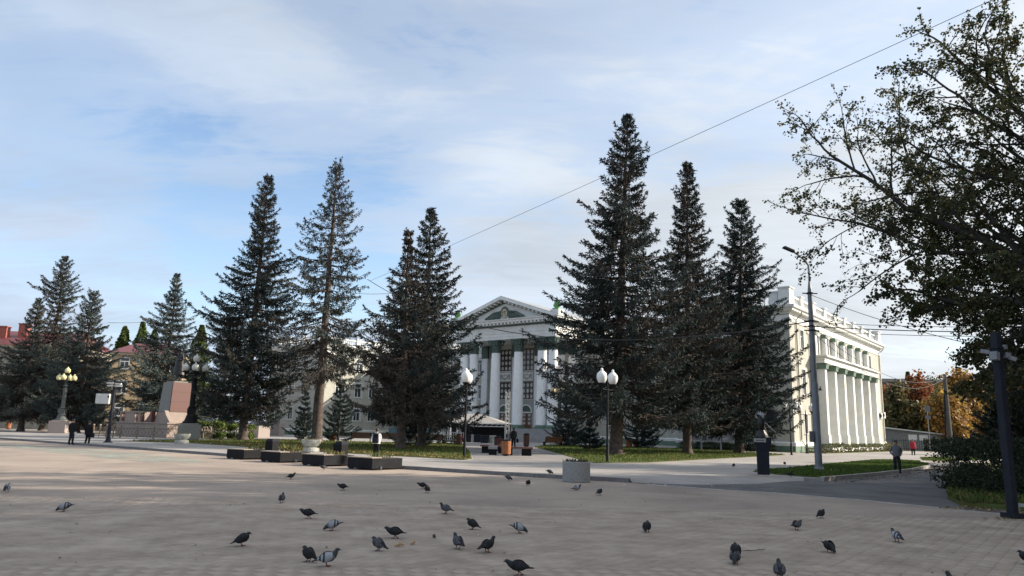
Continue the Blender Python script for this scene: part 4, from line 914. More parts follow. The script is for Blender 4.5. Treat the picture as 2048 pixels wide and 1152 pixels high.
for sx in (-1, 1):
    for sy in (-1, 1): MB().box((.24 * sx, .24 * sy, .06), (.07, .07, .07)).build('anchor_bolt', m_slate, SL)

# dark square pole with cameras
r = thing('camera_pole', 'dark blue square pole with cameras at the right edge', 'pole', (10.98, 16.85, 0), R(20))
MB().box((0, 0, 2.02), (.165, .165, 4.04)).build('pole', m_slate, r, bevel=.012)
MB().box((0, 0, .06), (.34, .34, .1)).build('base_plate', m_slate, r)
m_cam = mat('camera_grey_shell', (.2, .21, .23), .5, .06, 4)
for i, (x, y, z, rz, tl, d) in enumerate(((-.17, -.06, 3.5, .2, .1, (.15, .16, .19)), (-.16, .16, 3.62, -1.2, .2, (.18, .09, .09)), (.15, -.06, 3.72, .3, -.05, (.14, .11, .1)), (.16, -.1, 3.53, .0, .0, (.14, .12, .12)), (.25, -.16, 3.46, -.8, .4, (.16, .09, .09)))):
    MB().box((x, y, z), d, rz, 1, Matrix.Rotation(tl, 3, 'Y')).build('camera', m_cam, r, bevel=.01)
MB().box((0, 0, 3.56), (.24, .24, .05)).box((0, 0, 3.7), (.22, .22, .03)).build('bracket', m_slate, r)

# utility pole with whitewashed foot
r = thing('utility_pole', 'concrete utility pole with whitewashed foot on the far right verge', 'pole', (38.3, 66.2, PAVE))
MB().lathe([(.22, 1.75), (.2, 3), (.13, 7.2), (.1, 7.3)], 10).build('pole', mat('old_concrete_pole', (.13, .12, .11), .9, .15, 4), r)
MB().lathe([(.23, 0), (.225, 1.75)], 10).build('whitewashed_foot', mat('whitewash', (.5, .5, .5), .9, .1, 4), r)
MB().tube([(-.5, 0, .02), (-.12, 0, 6.0)], .06, 6).build('brace', m_slate, r)
MB().tube([(-.5, 0, 7.0), (.5, 0, 7.0)], .05, 6).lathe([(.05, 7.0), (.07, 7.15), (.03, 7.2)], 8, (-.45, 0, 0)).lathe([(.05, 7.0), (.07, 7.15), (.03, 7.2)], 8, (.45, 0, 0)).build('crossarm', m_slate, r)

# wires
m_wire = mat('black_cable', (.02, .02, .022), .7, .1, 2)
def wire(label, a, b, sag, rad=.013, n=24):
    a, b = Vector(a), Vector(b)
    pts = [a.lerp(b, i / n) - Vector((0, 0, sag * 4 * (i / n) * (1 - i / n))) for i in range(n + 1)]
    MB().tube(pts, rad, 5).build('overhead_cable', m_wire, label=label, cat='cable')
wire('long straight cable crossing the sky from the lime tree down to the left', (18.59, 26.0, 18.46), (-14.0, 72.5, 15.8), .1, .013)
wire('sagging thick cable across the pediment to the street light', (14.36, 35.5, 7.1), (-14.2, 72.2, 15.9), 2.9, .03)
wire('thin lower cable between the spruces left of the pediment', (-7.6, 64, 13.6), (-16.5, 72.2, 14.6), .35, .018)
wire('cable from the upper street light clamp into the lime tree', (14.36, 35.5, 8.4), (17.6, 27, 4.9), .2)
wire('upper cable from the street light to the right', (14.36, 35.5, 7.05), (34, 30, 7.4), .5)
wire('middle cable from the street light to the right', (14.36, 35.5, 6.85), (34, 30, 7.0), .45, .022)
wire('lower cable from the street light to the right', (14.36, 35.5, 6.62), (34, 30, 6.7), .4)
wire('cable slanting down from the street light past the side columns', (14.36, 35.5, 6.85), (38.3, 66.2, 7.2), 1.4)
wire('second slanting cable below it, past the side columns', (14.36, 35.5, 6.6), (38.3, 66.2, 7.1), 1.7)
wire('thin cable on the left between the pointed spruce and the statue spruce', (-52.5, 97, 14.3), (-43.9, 96, 14.8), .25, .02)
wire('thin cable between the two leftmost tall spruces', (-65, 108, 17.5), (-55.2, 97, 14.2), .6, .02)

# planters, bowls
def bowl(loc, label):
    r = thing('bowl_planter', label, 'planter', loc, 0, 'concrete bowl planters')
    MB().lathe([(.50, 0), (.52, .06), (.5, .22), (.36, .27), (.36, .3)], 22).build('foot', m_conc, r, bevel=.01)
    MB().lathe([(.36, .3), (.46, .36), (.56, .52), (.58, .66), (.58, .72), (.52, .72), (.48, .62)], 24).build('bowl', m_conc, r, smooth=False)
    MB().lathe([(.5, .6), (.49, .64)], 18).build('soil', m_soil, r)
    plant('seedlings', r, (0, 0, .64), .42, .16, 90, int(loc[0] * 7) % 97, ((.07, .09, .03), (.13, .12, .05)), .05)
    return r
def plant(name, par, c, rad, h, n, seed, cols, w=.05, loc=True):
    g = np.random.default_rng(abs(seed)); a = g.uniform(0, 6.28, n); q = rad * np.sqrt(g.random(n)); b_ = np.column_stack([c[0] + q * np.cos(a), c[1] + q * np.sin(a), np.full(n, c[2])])
    a2 = g.uniform(0, 6.28, n); hh = h * g.uniform(.4, 1.2, n); d = np.column_stack([np.cos(a2) * hh * .6, np.sin(a2) * hh * .6, hh]); sd = unit(np.cross(d, g.normal(0, 1, (n, 3))))
    V, F = kites(b_, d, w * g.uniform(.7, 1.4, n), sd); cc = np.array(cols)[g.integers(0, len(cols), n)] * g.uniform(.7, 1.3, (n, 1))
    return obj(name, raw_mesh(name, V, F, [m_blade], cc), par)
bowl((-24.4, 57.3, PAVE), 'pale concrete bowl planter at the foot of the black five globe lamp')
bowl((-11.7, 45.5, PAVE), 'pale concrete bowl planter in front of the leaning spruce trunk')
r = thing('drum_planter', 'round speckled terrazzo planter at the kerb in front of the path', 'planter', (2.28, 25.6, 0))
MB().lathe([(.44, 0), (.46, .02), (.46, .63), (.45, .66), (.38, .66), (.38, .56)], 32).build('drum', m_terr, r)
MB().lathe([(.39, .56), (.385, .58)], 20).build('soil', m_soil, r)
plant('flowers', r, (0, 0, .57), .4, .17, 170, 5, ((.05, .075, .03), (.09, .1, .04), (.05, .05, .03)), .06); plant('blossoms', r, (-.2, 0, .66), .2, .06, 10, 9, ((.6, .6, .55),), .04)

def bench_planter(corner, label, i):
    """black steel box: timber seat along the left, planting bed on the right"""
    r = thing('planter_bench', label, 'planter', (corner[0], corner[1], 0), -A38, 'black planter benches along the kerb')
    # local: near corner at origin, -x along the left face, +y away
    MB().bx(-1.42, 0, 0, 1.6, .05, .44).build('box', m_iron if i % 2 else mat('black_steel_sheet', (.014, .015, .018), .65, .2, 3, .05, 20, spec=.12), r, bevel=.012)
    for k in range(4): MB().bx(-1.44, .02, -.02 + .125 * k, .095 + .125 * k, .446, .485).build('seat_plank', m_tan, r, bevel=.006)
    MB().bx(-1.3, -.1, .6, 1.5, .441, .452).build('soil', m_soil, r)
    for x in (-1.2, -.7, -.2): MB().bx(x - .12, x + .12, -.012, .02, .0, .06).build('foot', m_iron, r)
    plant('plants', r, (-.7, 1.05, .45), .5, (.2, .34, .16, .14)[i], (80, 150, 70, 60)[i], 61 + i, ((.08, .11, .04), (.16, .16, .06), (.2, .14, .06)), .04)
    return r
bench_planter((-5.2, 29.5), 'nearest black planter bench, in front of the boy in white', 0)
bench_planter((-7.5, 31.35), 'second nearest black planter bench, left of the one by the boy in white', 2)
bench_planter((-9.95, 33.6), 'black planter bench with the tallest plants, third along the kerb', 1)
bench_planter((-12.3, 35.8), 'farthest and leftmost black planter bench at the kerb', 3)
def black_bin(loc, label):
    r = thing('litter_bin', label, 'bin', loc, R(-30), 'black litter bins')
    MB().bx(-.24, .24, -.22, .22, 0, .72).build('body', m_iron, r, bevel=.015); MB().extr([(-.24, .72), (.24, .72), (.24, .86), (-.05, .86)], -.23, .23).build('hood', m_slate, r, bevel=.01)
    MB().bx(-.235, -.1, -.18, .18, .725, .8).build('opening', m_black, r)
black_bin((-11.35, 36.9, PAVE), 'black hooded litter bin behind the left planter benches'); black_bin((-7.35, 33.7, PAVE), 'black hooded litter bin between the two nearest planter benches')

# eagle on a tapering pedestal
r = thing('eagle_sculpture', 'eagle sculpture with spread wings on the dark pedestal, right of the spruces', 'sculpture', (10.29, 31.0, PAVE + 1.46), R(-15))
eb = MB().lathe([(.02, 0), (.26, .01), (.24, .1), (.2, .16), (.15, .25), (.13, .3)], 9).build('rock', m_bronze, r)
MB().tube([(.05, .02, .25), (.0, 0, .42), (-.02, -.02, .62), (-.05, -.03, .76), (-.1, -.06, .86), (-.16, -.1, .9), (-.2, -.13, .87)], [.07, .13, .15, .11, .07, .055, .01], 12).build('body', m_bronze, r, smooth=True)
MB().tube([(.05, .03, .42), (.12, .06, .2), (.16, .08, .05)], [.08, .09, .03], 8).build('tail', m_bronze, r)
def wing(sx, m, n, a0, a1, L, name):
    w = MB()
    for i in range(n):
        a = R(a0 + (a1 - a0) * i / (n - 1)); l = L * (.75 + .25 * math.sin(math.pi * i / (n - 1))); c, s = math.cos(a) * sx, math.sin(a)
        px, pz = -s * .05, abs(c) * .05; b0 = Vector((.07 * sx + .12 * c * i / n, .02 + .008 * i, .62 + .1 * i / n))
        P = [b0, b0 + Vector((c * l * .6 + px, 0, s * l * .6 + pz)), b0 + Vector((c * l, .04, s * l)), b0 + Vector((c * l * .6 - px, 0, s * l * .6 - pz))]
        w.add([tuple(p) for p in P] + [(p.x, p.y + .022, p.z) for p in P], [(0, 1, 2, 3), (7, 6, 5, 4), (0, 4, 5, 1), (1, 5, 6, 2), (2, 6, 7, 3), (3, 7, 4, 0)])
    w.build(name, m, r)
wing(-1, mat('pale_stone_feathers', (.42, .42, .43), .7, .1, 6), 7, 58, 118, .42, 'pale_wing'); wing(1, m_bronze, 9, 10, 62, .78, 'wing')
MB().tube([(.12, -.1, .62), (.52, -.16, .22)], .014, 6).build('spear', mat('pale_metal', (.4, .4, .4), .4, .05, 3, metal=.5), r)
r = thing('sculpture_pedestal', 'dark tapering pedestal with a small plaque under the eagle', 'pedestal', (10.29, 31.0, PAVE), R(-15))
MB().add([(-.22, -.2, 0), (.23, -.2, 0), (.23, .2, 0), (-.22, .2, 0), (-.23, -.22, .9), (.24, -.22, .9), (.24, .22, .9), (-.23, .22, .9), (-.33, -.26, 1.25), (.33, -.26, 1.25), (.33, .26, 1.25), (-.33, .26, 1.25), (-.34, -.28, 1.46), (.34, -.28, 1.46), (.34, .28, 1.46), (-.34, .28, 1.46)],
    [(3, 2, 1, 0)] + [(k * 4 + i, k * 4 + (i + 1) % 4, k * 4 + 4 + (i + 1) % 4, k * 4 + 4 + i) for k in range(3) for i in range(4)] + [(12, 13, 14, 15)]).build('shaft', m_slate, r, bevel=.008)
MB().box((-.1, -.285, 1.35), (.46, .02, .15)).build('plaque', mat('pale_plaque', (.34, .33, .31), .6, .1, 9), r); MB().box((-.1, -.297, 1.35), (.32, .006, .05)).build('plaque_lettering', mat('plaque_letter_grey', (.12, .12, .12), .6, .3, 60), r)

# benches
def bench(loc, rz, label, m):
    r = thing('park_bench', label, 'bench', loc, rz, 'park benches')
    for i in range(7):
        a = i / 6; MB().box((0, .30 + .22 * a * .6, .46 + .5 * a), (2.0, .03, .075), 0, 1, Matrix.Rotation(R(-14), 3, 'X')).build('back_slat', m, r)
    for i in range(5): MB().box((0, -.25 + .115 * i, .44 - .01 * i), (2.0, .1, .03)).build('seat_slat', m, r)
    for s in (-.98, .98): MB().extr([(-.32, 0), (.36, 0), (.36, .1), (.30, .3), (.52, .98), (.44, 1.0), (.24, .42), (-.32, .42)], -.03, .03).build('side_frame', m_iron, r, loc=(s, 0, 0), rz=R(90))
    return r
bench((-15.4, 79.8, PAVE), R(195), 'brown slatted bench under the young spruce by the left wing', m_wood)
bench((-12.6, 80.6, PAVE), R(188), 'brown slatted bench just behind the boy in white', m_wood)
bench((-7.6, 78.2, PAVE), R(172), 'dark brown bench behind the brown spruce, by the path', m_wood)
bench((4.8, 82.8, PAVE), R(-160), 'orange-brown bench right of the path near the steps', mat('orange_bench_timber', (.20, .085, .04), .6, .2, 6))

def slat_bin(loc, label, m, H=.98, rad=.27):
    r = thing('timber_bin', label, 'bin', loc, 0, 'round timber litter bins'); n = 18
    for k in range(n):
        a = k * 2 * math.pi / n; MB().box((rad * math.cos(a), rad * math.sin(a), H * .49 + .05), (.028, 2 * math.pi * rad / n * .82, H * .82), a).build('slat', m, r)
    MB().lathe([(rad - .03, .06), (rad - .03, H * .9)], 16).build('liner', m_black, r); MB().lathe([(rad + .02, H * .9), (rad + .02, H * .95), (rad * .6, H)], 18).build('lid', m_iron, r); MB().lathe([(.2, 0), (.12, .1)], 12).build('foot', m_redw, r)
slat_bin((-.12, 46.2, PAVE), 'orange slatted bin in the middle of the path, nearest of the bins', m_orange)
slat_bin((-18.4, 80.2, PAVE), 'orange round bin between the young spruces left', m_orange, .85)
slat_bin((-4.9, 76.3, PAVE), 'dark red round bin at the left end of the path', m_redw, 1.1)
slat_bin((1.75, 74.6, PAVE), 'dark brown round bin on the right of the path behind the slab seats', m_wood, 1.3)
slat_bin((13.9, 83.4, PAVE), 'orange round bin under the low young spruce on the right', m_orange, .95)
slat_bin((12.9, 82.0, PAVE), 'orange bin half behind the trunk of the tallest spruce', m_orange, 1.0, .32)
slat_bin((-76.5, 117, PAVE), 'small red-orange bin at the far left edge', m_orange, 1.2, .35)
slat_bin((-.75, 56, PAVE), 'dark red bin behind the orange slatted bin', m_redw, 1.1)
def slab_seat(loc, rz, L, label):
    r = thing('slab_seat', label, 'bench', loc, rz, 'slab seats on the path')
    for i in range(5): MB().bx(-L / 2, L / 2, -.36 + .146 * i, -.225 + .146 * i, .42, .53).build('plank', mat('red_brown_plank', (.15, .06, .042), .55, .2, 6), r, bevel=.008)
    MB().bx(-L / 2 + .1, -L / 2 + .7, -.3, .3, 0, .418).build('block', m_iron, r); MB().bx(L / 2 - .7, L / 2 - .1, -.3, .3, 0, .418).build('block', m_iron, r)
slab_seat((-.9, 51.5, PAVE), R(-6), 1.9, 'slab seat on the left of the path behind the orange bin'); slab_seat((.55, 47.6, PAVE), R(-4), 2.0, 'slab seat on the right of the orange bin with a reddish top')
r = thing('stone_block_seat', 'pale stone block seat left of the orange bin', 'seat', (-.95, 47.6, PAVE)); MB().bx(-.24, .24, -.3, .3, 0, .35).build('base', m_iron, r); MB().bx(-.28, .28, -.33, .33, .352, .56).build('stone_top', m_terr, r, bevel=.03)

# ------------------------------------------------------------------ monument
M = thing('monument', 'stone tribune and tapering red granite pedestal below the bronze statue', 'monument', (-35.4, 80.6, PAVE), -A38)
MB().bx(-8.4, 2.6, -2.0, 3.0, 0, 1.38).build('tribune_base', m_stone, M, bevel=.04); MB().bx(-8.5, 2.7, -2.1, 3.1, 1.385, 1.52).build('base_moulding', m_stone, M)
ped = MB().box((0, 0, 4.17), (2.3, 2.3, 3.1), 0, .86).build('pedestal', m_greyg, M)
for k in range(3):
    z = 2.64 + 1.03 * k; f0, f1 = 1.15 * (1 - .14 * (z - 2.62) / 3.1), 1.15 * (1 - .14 * (z + 1.01 - 2.62) / 3.1)
    MB().add([(f0 + .02, -f0, z), (f0 + .02, f0, z), (f1 + .02, f1, z + 1.01), (f1 + .02, -f1, z + 1.01), (f0 - .1, -f0, z), (f0 - .1, f0, z), (f1 - .1, f1, z + 1.01), (f1 - .1, -f1, z + 1.01)], [(0, 1, 2, 3), (4, 0, 3, 7), (1, 5, 6, 2), (3, 2, 6, 7), (0, 4, 5, 1)]).build('red_granite_slab', m_redg, ped)
    MB().add([(-f0, -f0 - .015, z), (f0 - .12, -f0 - .015, z), (f1 - .12, -f1 - .015, z + 1.01), (-f1, -f1 - .015, z + 1.01), (-f0, -f0 + .1, z), (f0 - .12, -f0 + .1, z), (f1 - .12, -f1 + .1, z + 1.01), (-f1, -f1 + .1, z + 1.01)], [(0, 1, 2, 3), (3, 2, 6, 7), (4, 0, 3, 7), (1, 5, 6, 2)]).build('grey_slab', m_greyg, ped)  # left face slabs are grey, the right face slabs red
MB().bx(-.75, .75, -.75, .75, 5.725, 5.85).build('statue_plinth', m_greyg, ped)
MB().box((0, 0, 2.06), (2.9, 2.9, 1.08), 0, .86).build('pedestal_foot', m_stone, M)
for s in (-1, 1):
    MB().extr([(1.2 * s, 1.525), (3.0 * s, 1.525), (2.3 * s, 1.8), (1.7 * s, 2.3), (1.45 * s, 2.7), (1.2 * s, 2.75)] if s < 0 else [(1.2, 2.75), (1.45, 2.7), (1.7, 2.3), (2.3, 1.8), (2.6, 1.525), (1.2, 1.525)], -1.8, -1.4).build('scroll_wall', m_redg if s < 0 else m_stone, M)
pr = MB().bx(-8.2, -3.0, -1.85, -1.45, 2.5, 2.66).build('parapet_rail', m_stone, M)
for x0_, x1_ in ((-8.2, -7.9), (-7.0, -4.9), (-4.1, -3.6)): MB().bx(x0_, x1_, -1.8, -1.5, 1.525, 2.5).build('parapet_panel', m_stone, M)
for x in (-7.75, -7.5, -7.25, -4.72, -4.45, -4.2, -3.4, -3.15): MB().lathe([(.06, 0), (.1, .2), (.1, .45), (.05, .75), (.08, .97)], 7, (x, -1.65, 1.525)).build('baluster', m_redw, M)
MB().bx(-8.2, -7.9, -1.45, 2.6, 1.525, 2.66).build('side_parapet', m_stone, M)
MB().extr([(-3.3, 1.9), (-2.6, 1.6), (-1.5, 5.2), (-2.0, 5.6)], 2.0, 2.4).build('stone_banner', m_stone, M)
r = thing('granite_block', 'grey granite block at the right end of the lattice fence', 'block', (-29.6, 91, PAVE), -A38); MB().bx(-.9, .9, -.8, .8, 0, 1.4).build('block', m_gran, r, bevel=.03); MB().bx(-2.4, -.9, -.6, .6, 0, .9).build('step_block', m_gran, r, bevel=.03)

def lattice_fence(pts, label, H=1.05):
    root = thing('lattice_fence', label, 'fence', (0, 0, PAVE)); mt = mat('brown_fence_iron', (.10, .075, .055), .7, .2, 5); mp = mat('tan_fence_post', (.24, .18, .12), .7, .2, 5)
    for (x0, y0), (x1, y1) in zip(pts[:-1], pts[1:]):
        L = math.hypot(x1 - x0, y1 - y0); nb = max(1, round(L / 1.9)); 
        for i in range(nb):
            a = Vector((x0 + (x1 - x0) * i / nb, y0 + (y1 - y0) * i / nb, 0)); b_ = Vector((x0 + (x1 - x0) * (i + 1) / nb, y0 + (y1 - y0) * (i + 1) / nb, 0)); d = b_ - a
            p = MB().box((a.x, a.y, H / 2), (.11, .11, H)).build('post', mp, root); MB().lathe([(.02, H), (.1, H + .04), (.1, H + .12), (.02, H + .18)], 8, (a.x, a.y, 0)).build('post_ball', m_stone, p)
            w = MB(); q = lambda t, z: a + d * t + Vector((0, 0, z))
            w.tube([q(0, .14), q(1, .14)], .018, 5).tube([q(0, H - .12), q(1, H - .12)], .022, 5); n = 5
            for k in range(n):
                w.tube([q(k / n, .14), q((k + 1) / n, H - .12)], .013, 4); w.tube([q((k + 1) / n, .14), q(k / n, H - .12)], .013, 4)
            w.build('lattice_panel', mt, root)
lattice_fence([(-41.5, 76.5), (-36.4, 71.8), (-33.2, 71.6), (-31.2, 73.4), (-30.2, 80.5), (-29.4, 89.0)], 'low brown lattice fence with ball topped posts round the monument')

# leafy masses
def leafy(name, label, cat, boxes, n, size, cols, pr, seed, group=None, flat=.2, inner=True):
    """clipped or loose shrub: dark stems inside a shell of leaves"""
    g = np.random.default_rng(seed); c0 = boxes[0][0]; root = thing(name, label, cat, (c0[0], c0[1], c0[2]), 0, group)
    vol = np.array([b[1][0] * b[1][1] + b[1][0] * b[1][2] + b[1][1] * b[1][2] for b in boxes]); ch = g.choice(len(boxes), n, p=vol / vol.sum())
    C = np.array([b[0] for b in boxes])[ch]; S = np.array([b[1] for b in boxes])[ch]
    d = unit(g.normal(0, 1, (n, 3))); e = np.sign(d) * np.abs(d) ** .45; e /= np.max(np.abs(e), 1, keepdims=True) ** .6
    wob = 1 + .10 * np.sin(d[:, :1] * 7 + C[:, :1]) + .08 * np.sin(d[:, 1:2] * 9 + 2) ; rr = g.uniform(.72, 1.03, (n, 1)) * wob
    pos = C + e * S / 2 * rr + np.array([0, 0, 1]) * (S[:, 2:3] / 2) - np.array(c0); pos[:, 2] = np.maximum(pos[:, 2], .03)
    obj('foliage', leaf_mesh('foliage', pos, size, g, cols, pr, flat), root)
    st = MB()
    for b in boxes:
        for k in range(9):
            x, y = (g.uniform(-.36, .36, 2) * np.array(b[1][:2])); p = np.array(b[0]) - np.array(c0)
            st.tube([(p[0] + x * .7, p[1] + y * .7, p[2]), (p[0] + x, p[1] + y, p[2] + b[1][2] * .5), (p[0] + x * 1.15, p[1] + y * 1.15, p[2] + b[1][2] * .85)], [.03, .02, .008], 5)
    st.build('stems', m_lbark, root, kind='stuff')
    return root
DG = ((.022, .034, .018), (.035, .05, .024), (.05, .06, .03)); DP = (.5, .35, .15)
leafy('shrub_row', 'bright green leafy shrubs behind the lattice fence', 'shrub', [((-30.9, 79.5, PAVE), (2.6, 1.6, 1.75)), ((-28.6, 81.5, PAVE), (2.6, 1.6, 1.5))], 5200, .16, ((.10, .15, .03), (.15, .19, .045), (.06, .09, .02)), (.4, .35, .25), 3)
leafy('hedge', 'dark clipped hedge at the right edge of the road', 'hedge', [((15.6, 22.9, .1), (4.4, 3.4, 1.55)), ((18.6, 27.0, .1), (4.4, 5.0, 1.6)), ((22.0, 32.5, .1), (4.4, 6.0, 1.6)), ((19.5, 21.5, .1), (5, 4, 1.6))], 42000, .075, DG, DP, 4)
leafy('shrub_strip', 'low dark planting below the poster boards at the wing', 'shrub', [(uv((29.4, 78.5), -3, -1.0, PAVE), (2.2, 2.0, .75)), (uv((29.4, 78.5), -5.5, -1.0, PAVE), (2.2, 2.0, .7)), (uv((29.4, 78.5), -8, -1.0, PAVE), (2.2, 2.0, .8)), (uv((29.4, 78.5), -10.8, -1.0, PAVE), (2.4, 2.2, .8))], 6000, .11, ((.045, .06, .024), (.07, .08, .03), (.10, .075, .04)), (.5, .3, .2), 6)
leafy('weed_strip', 'straggling weeds and low flowers along the sunlit side facade', 'plants', [(uv((29.4, 78.5), 1.7, 1.5 + 3.2 * k, PAVE), (1.6 + .3 * (k % 2), 1.8, .5 + .25 * (k % 3))) for k in range(12)], 8000, .12, ((.08, .10, .035), (.13, .12, .045), (.16, .11, .06)), (.45, .35, .2), 7)
plant_tufts = leafy('flower_tuft', 'pale flower clump beside the dark red bin', 'plants', [((-6.2, 79.5, PAVE), (2.4, 1.2, .9))], 1500, .1, ((.12, .14, .05), (.2, .19, .1), (.07, .09, .03)), (.4, .3, .3), 8)
leafy('clipped_thuja_hedge', 'clipped dark green hedge in front of the grey shed', 'hedge', [((59.6 + 1.05 * k, 108.5, PAVE), (1.0, 1.0, 1.75)) for k in range(7)], 5000, .16, DG, DP, 9)
# dark conifer and autumn trees on the right
spruce('dark_yew_tree', 'dense dark evergreen behind the hedge at the right', (33.2, 49.5, .1), 6.9, .25, [(0, 3.0), (.3, 3.1), (.6, 2.2), (.85, 1.2), (1, .3)], trunk_r=.18, dens=2.0, brown=.04, silver=.12, seed=71, droop=.25, gaps=.03, hue=(.75, .8, .7), size=.8, group='dark evergreens on the right', branches=190)
spruce('dark_yew_tree', 'second dark evergreen at the right edge, above the hedge', (28.6, 39.5, .1), 5.4, .2, [(0, 2.8), (.4, 2.8), (.75, 1.7), (1, .3)], trunk_r=.18, dens=2.0, brown=.06, silver=.12, seed=72, droop=.25, gaps=.03, hue=(.75, .8, .7), size=.8, group='dark evergreens on the right', branches=170)
OR = ((.32, .17, .045), (.38, .25, .06), (.26, .13, .045), (.17, .11, .045)); YE = ((.36, .29, .06), (.28, .24, .06), (.18, .17, .055), (.22, .13, .045)); GB = ((.09, .10, .04), (.13, .11, .045), (.05, .06, .03), (.17, .11, .05)); RD = ((.36, .11, .045), (.28, .09, .04), (.3, .17, .05), (.15, .07, .04)); PQ = (.3, .3, .2, .2)
def autumn(lab, x, y, h, cols, seed, n=9000, ls=.34, sp=(52, 44, 42, 40), tr=.22):
    o = broadleaf('autumn_tree', lab, (x, y, PAVE), (h * .36, tr), seed, 5, (6, 5, 4, 3), tuple(R(a) for a in sp), (.95, .62, .6, .6), (.1, .25, .15, .05, 0), n, ls, cols, PQ, 'autumn trees beyond the building', .3, .34); o.scale = (1.3, 1.3, 1.35); return o
autumn('orange crowned tree at the far corner of the side facade', 70, 134, 12.5, RD, 81); autumn('yellow leaved tree right of the side facade', 70.5, 122, 8.5, YE, 82, 9000)
autumn('golden yellow tree behind the utility pole', 74.5, 125, 11.5, OR, 83, 10000); autumn('olive green tree over the grey shed', 63.5, 124, 9.5, GB, 84, 9000)
autumn('orange and ochre tree at the right behind the dark evergreen', 86, 128, 13.0, OR, 85, 10000); autumn('brownish bare tree above the shed roof', 79.5, 140, 12.0, GB, 86, 3200, .26); autumn('pinkish bare tree in the gap left of the camera pole', 92, 150, 14.0, RD, 87, 2600, .24); autumn('rusty dark tree behind the far walker', 66.8, 116.5, 8.0, OR, 88, 7000)
autumn('yellow green tree at the right edge behind the camera pole', 62, 84, 10.0, YE, 89, 8000, .28)
def poplar(lab, x, y, h, w, seed):
    g = np.random.default_rng(seed); root = thing('poplar_tree', lab, 'tree', (x, y, 0), 0, 'poplars behind the red roofed house'); n = 6000
    MB().tube([(0, 0, 0), (.1, 0, h * .5), (0, 0, h * .97)], [.4, .25, .03], 8).build('trunk', m_lbark, root)
    z = g.uniform(.12, 1, n) ** .8 * h; a = g.uniform(0, 6.28, n); q = w * np.clip(1.08 - (z / h) ** 2.2, .05, 1) * g.uniform(.3, 1.0, n) * (1 + .35 * np.sin(a * 3 + z * 1.3)); pos = np.column_stack([q * np.cos(a), q * np.sin(a), z])
    obj('crown', leaf_mesh('crown', pos, .55, g, ((.09, .13, .035), (.13, .17, .05), (.05, .075, .025)), (.4, .3, .3)), root)
poplar('green poplar left of the gap behind the red roof', -77.6, 150, 20.4, 2.6, 1); poplar('tallest green poplar behind the red roof', -74.6, 151, 21.5, 2.4, 2); poplar('green poplar half behind the statue spruce', -71.6, 150, 19.8, 2.6, 3); poplar('green poplar between the statue spruce and the tall left spruce', -62.2, 150, 21.0, 2.8, 4)
poplar('dark narrow poplar at the far right corner', 75.2, 142, 14.2, 1.3, 5)

# ------------------------------------------------------------------ far buildings and the stage
m_tanw = mat('tan_plaster', (.42, .32, .20), .9, .08, 1.0, stain=.1); m_rroof = mat('red_metal_roof', (.14, .04, .042), .5, .1, 1.0); m_chim = mat('red_brick_chimney', (.33, .10, .075), .8, .15, 3); m_cream = mat('cream_band', (.5, .44, .33), .85, .06, 2)
def simple_house(name, label, loc, rz, W, D, H, ridge, wm, rm, wins, floors, chim=(), hip=2.5, rails=False):
    r = thing(name, label, 'building', loc, rz); MB().bx(0, W, 0, D, 0, H).build('wall', wm, r)
    MB().bx(-.3, W + .3, -.35, D + .35, H, H + .35).build('eaves', m_cream, r)
    o = .6; rf = MB().add([(-o, -o, H + .36), (W + o, -o, H + .36), (W + o, D + o, H + .36), (-o, D + o, H + .36), (hip, D / 2, H + ridge), (W - hip, D / 2, H + ridge)], [(0, 1, 5, 4), (1, 2, 5), (2, 3, 4, 5), (3, 0, 4), (3, 2, 1, 0)]).build('roof', rm, r)
    nb = int((W + 1) / .62); sl = math.atan2(ridge - .36, D / 2 + o)
    for x, y, h in chim: MB().bx(x - .7, x + .7, y - .6, y + .6, H + .6, H + h).bx(x - .8, x + .8, y - .7, y + .7, H + h, H + h + .2).build('chimney', m_chim, rf)
    if rails:
        rl = MB()
        for k in range(int(W)): rl.tube([(k + .5, .2, H + .4), (k + .5, .2, H + 1.2)], .02, 4)
        rl.tube([(0, .2, H + 1.2), (W, .2, H + 1.2)], .02, 4).tube([(0, .2, H + .8), (W, .2, H + .8)], .02, 4).build('roof_rail', m_steel, rf)
    for x in wins:
        for z0, z1 in floors:
            w = MB().bx(x, x + 1.4, -.05, .02, z0, z1).build('window', m_whitep, r)
            for a, b_, c, d in ((.1, .64, .1, .62), (.76, 1.3, .1, .62), (.1, 1.3, .7, .93)):
                hgt = z1 - z0; MB().bx(x + a, x + b_, -.07, -.055, z0 + c * hgt, z0 + d * hgt).build('pane', m_glass, w)
            MB().bx(x - .15, x + 1.55, -.16, -.052, z0 - .18, z0 - .02).build('sill', m_cream, w)
    return r
simple_house('red_roofed_house', 'tan three storey house with a red roof behind the left spruces', (-66.0, 124.5, 0), R(20), 11, 13, 12.6, 2.6, m_tanw, m_rroof, (1.3, 4.8, 8.3), ((2.5, 4.6), (6.2, 8.4), (10.2, 12.2)))
simple_house('red_roofed_house', 'long grey-beige house with red roof and chimneys at the left edge', (-99, 121, 0), R(6), 28, 14, 13.2, 3.4, mat('grey_beige_house', (.30, .28, .24), .9, .08, 1, stain=.1), m_rroof, (2, 6, 10, 14, 18, 22, 25.5), ((2.5, 4.6), (6.2, 8.4), (10.0, 12.0)), ((14.0, 3.5, 3.6), (17.0, 4.0, 4.2)), rails=True)
m_gblock = mat('dark_grey_panel_block', (.12, .115, .115), .9, .1, .8, stain=.15)
r = thing('apartment_block', 'dark grey flat roofed apartment block behind the autumn trees', 'building', (74, 158, 0), R(-4)); MB().bx(0, 48, 0, 12, 0, 13.6).build('wall', m_gblock, r); MB().bx(-.4, 48.4, -.4, 12.4, 13.6, 14.2).build('roof', m_roof, r)
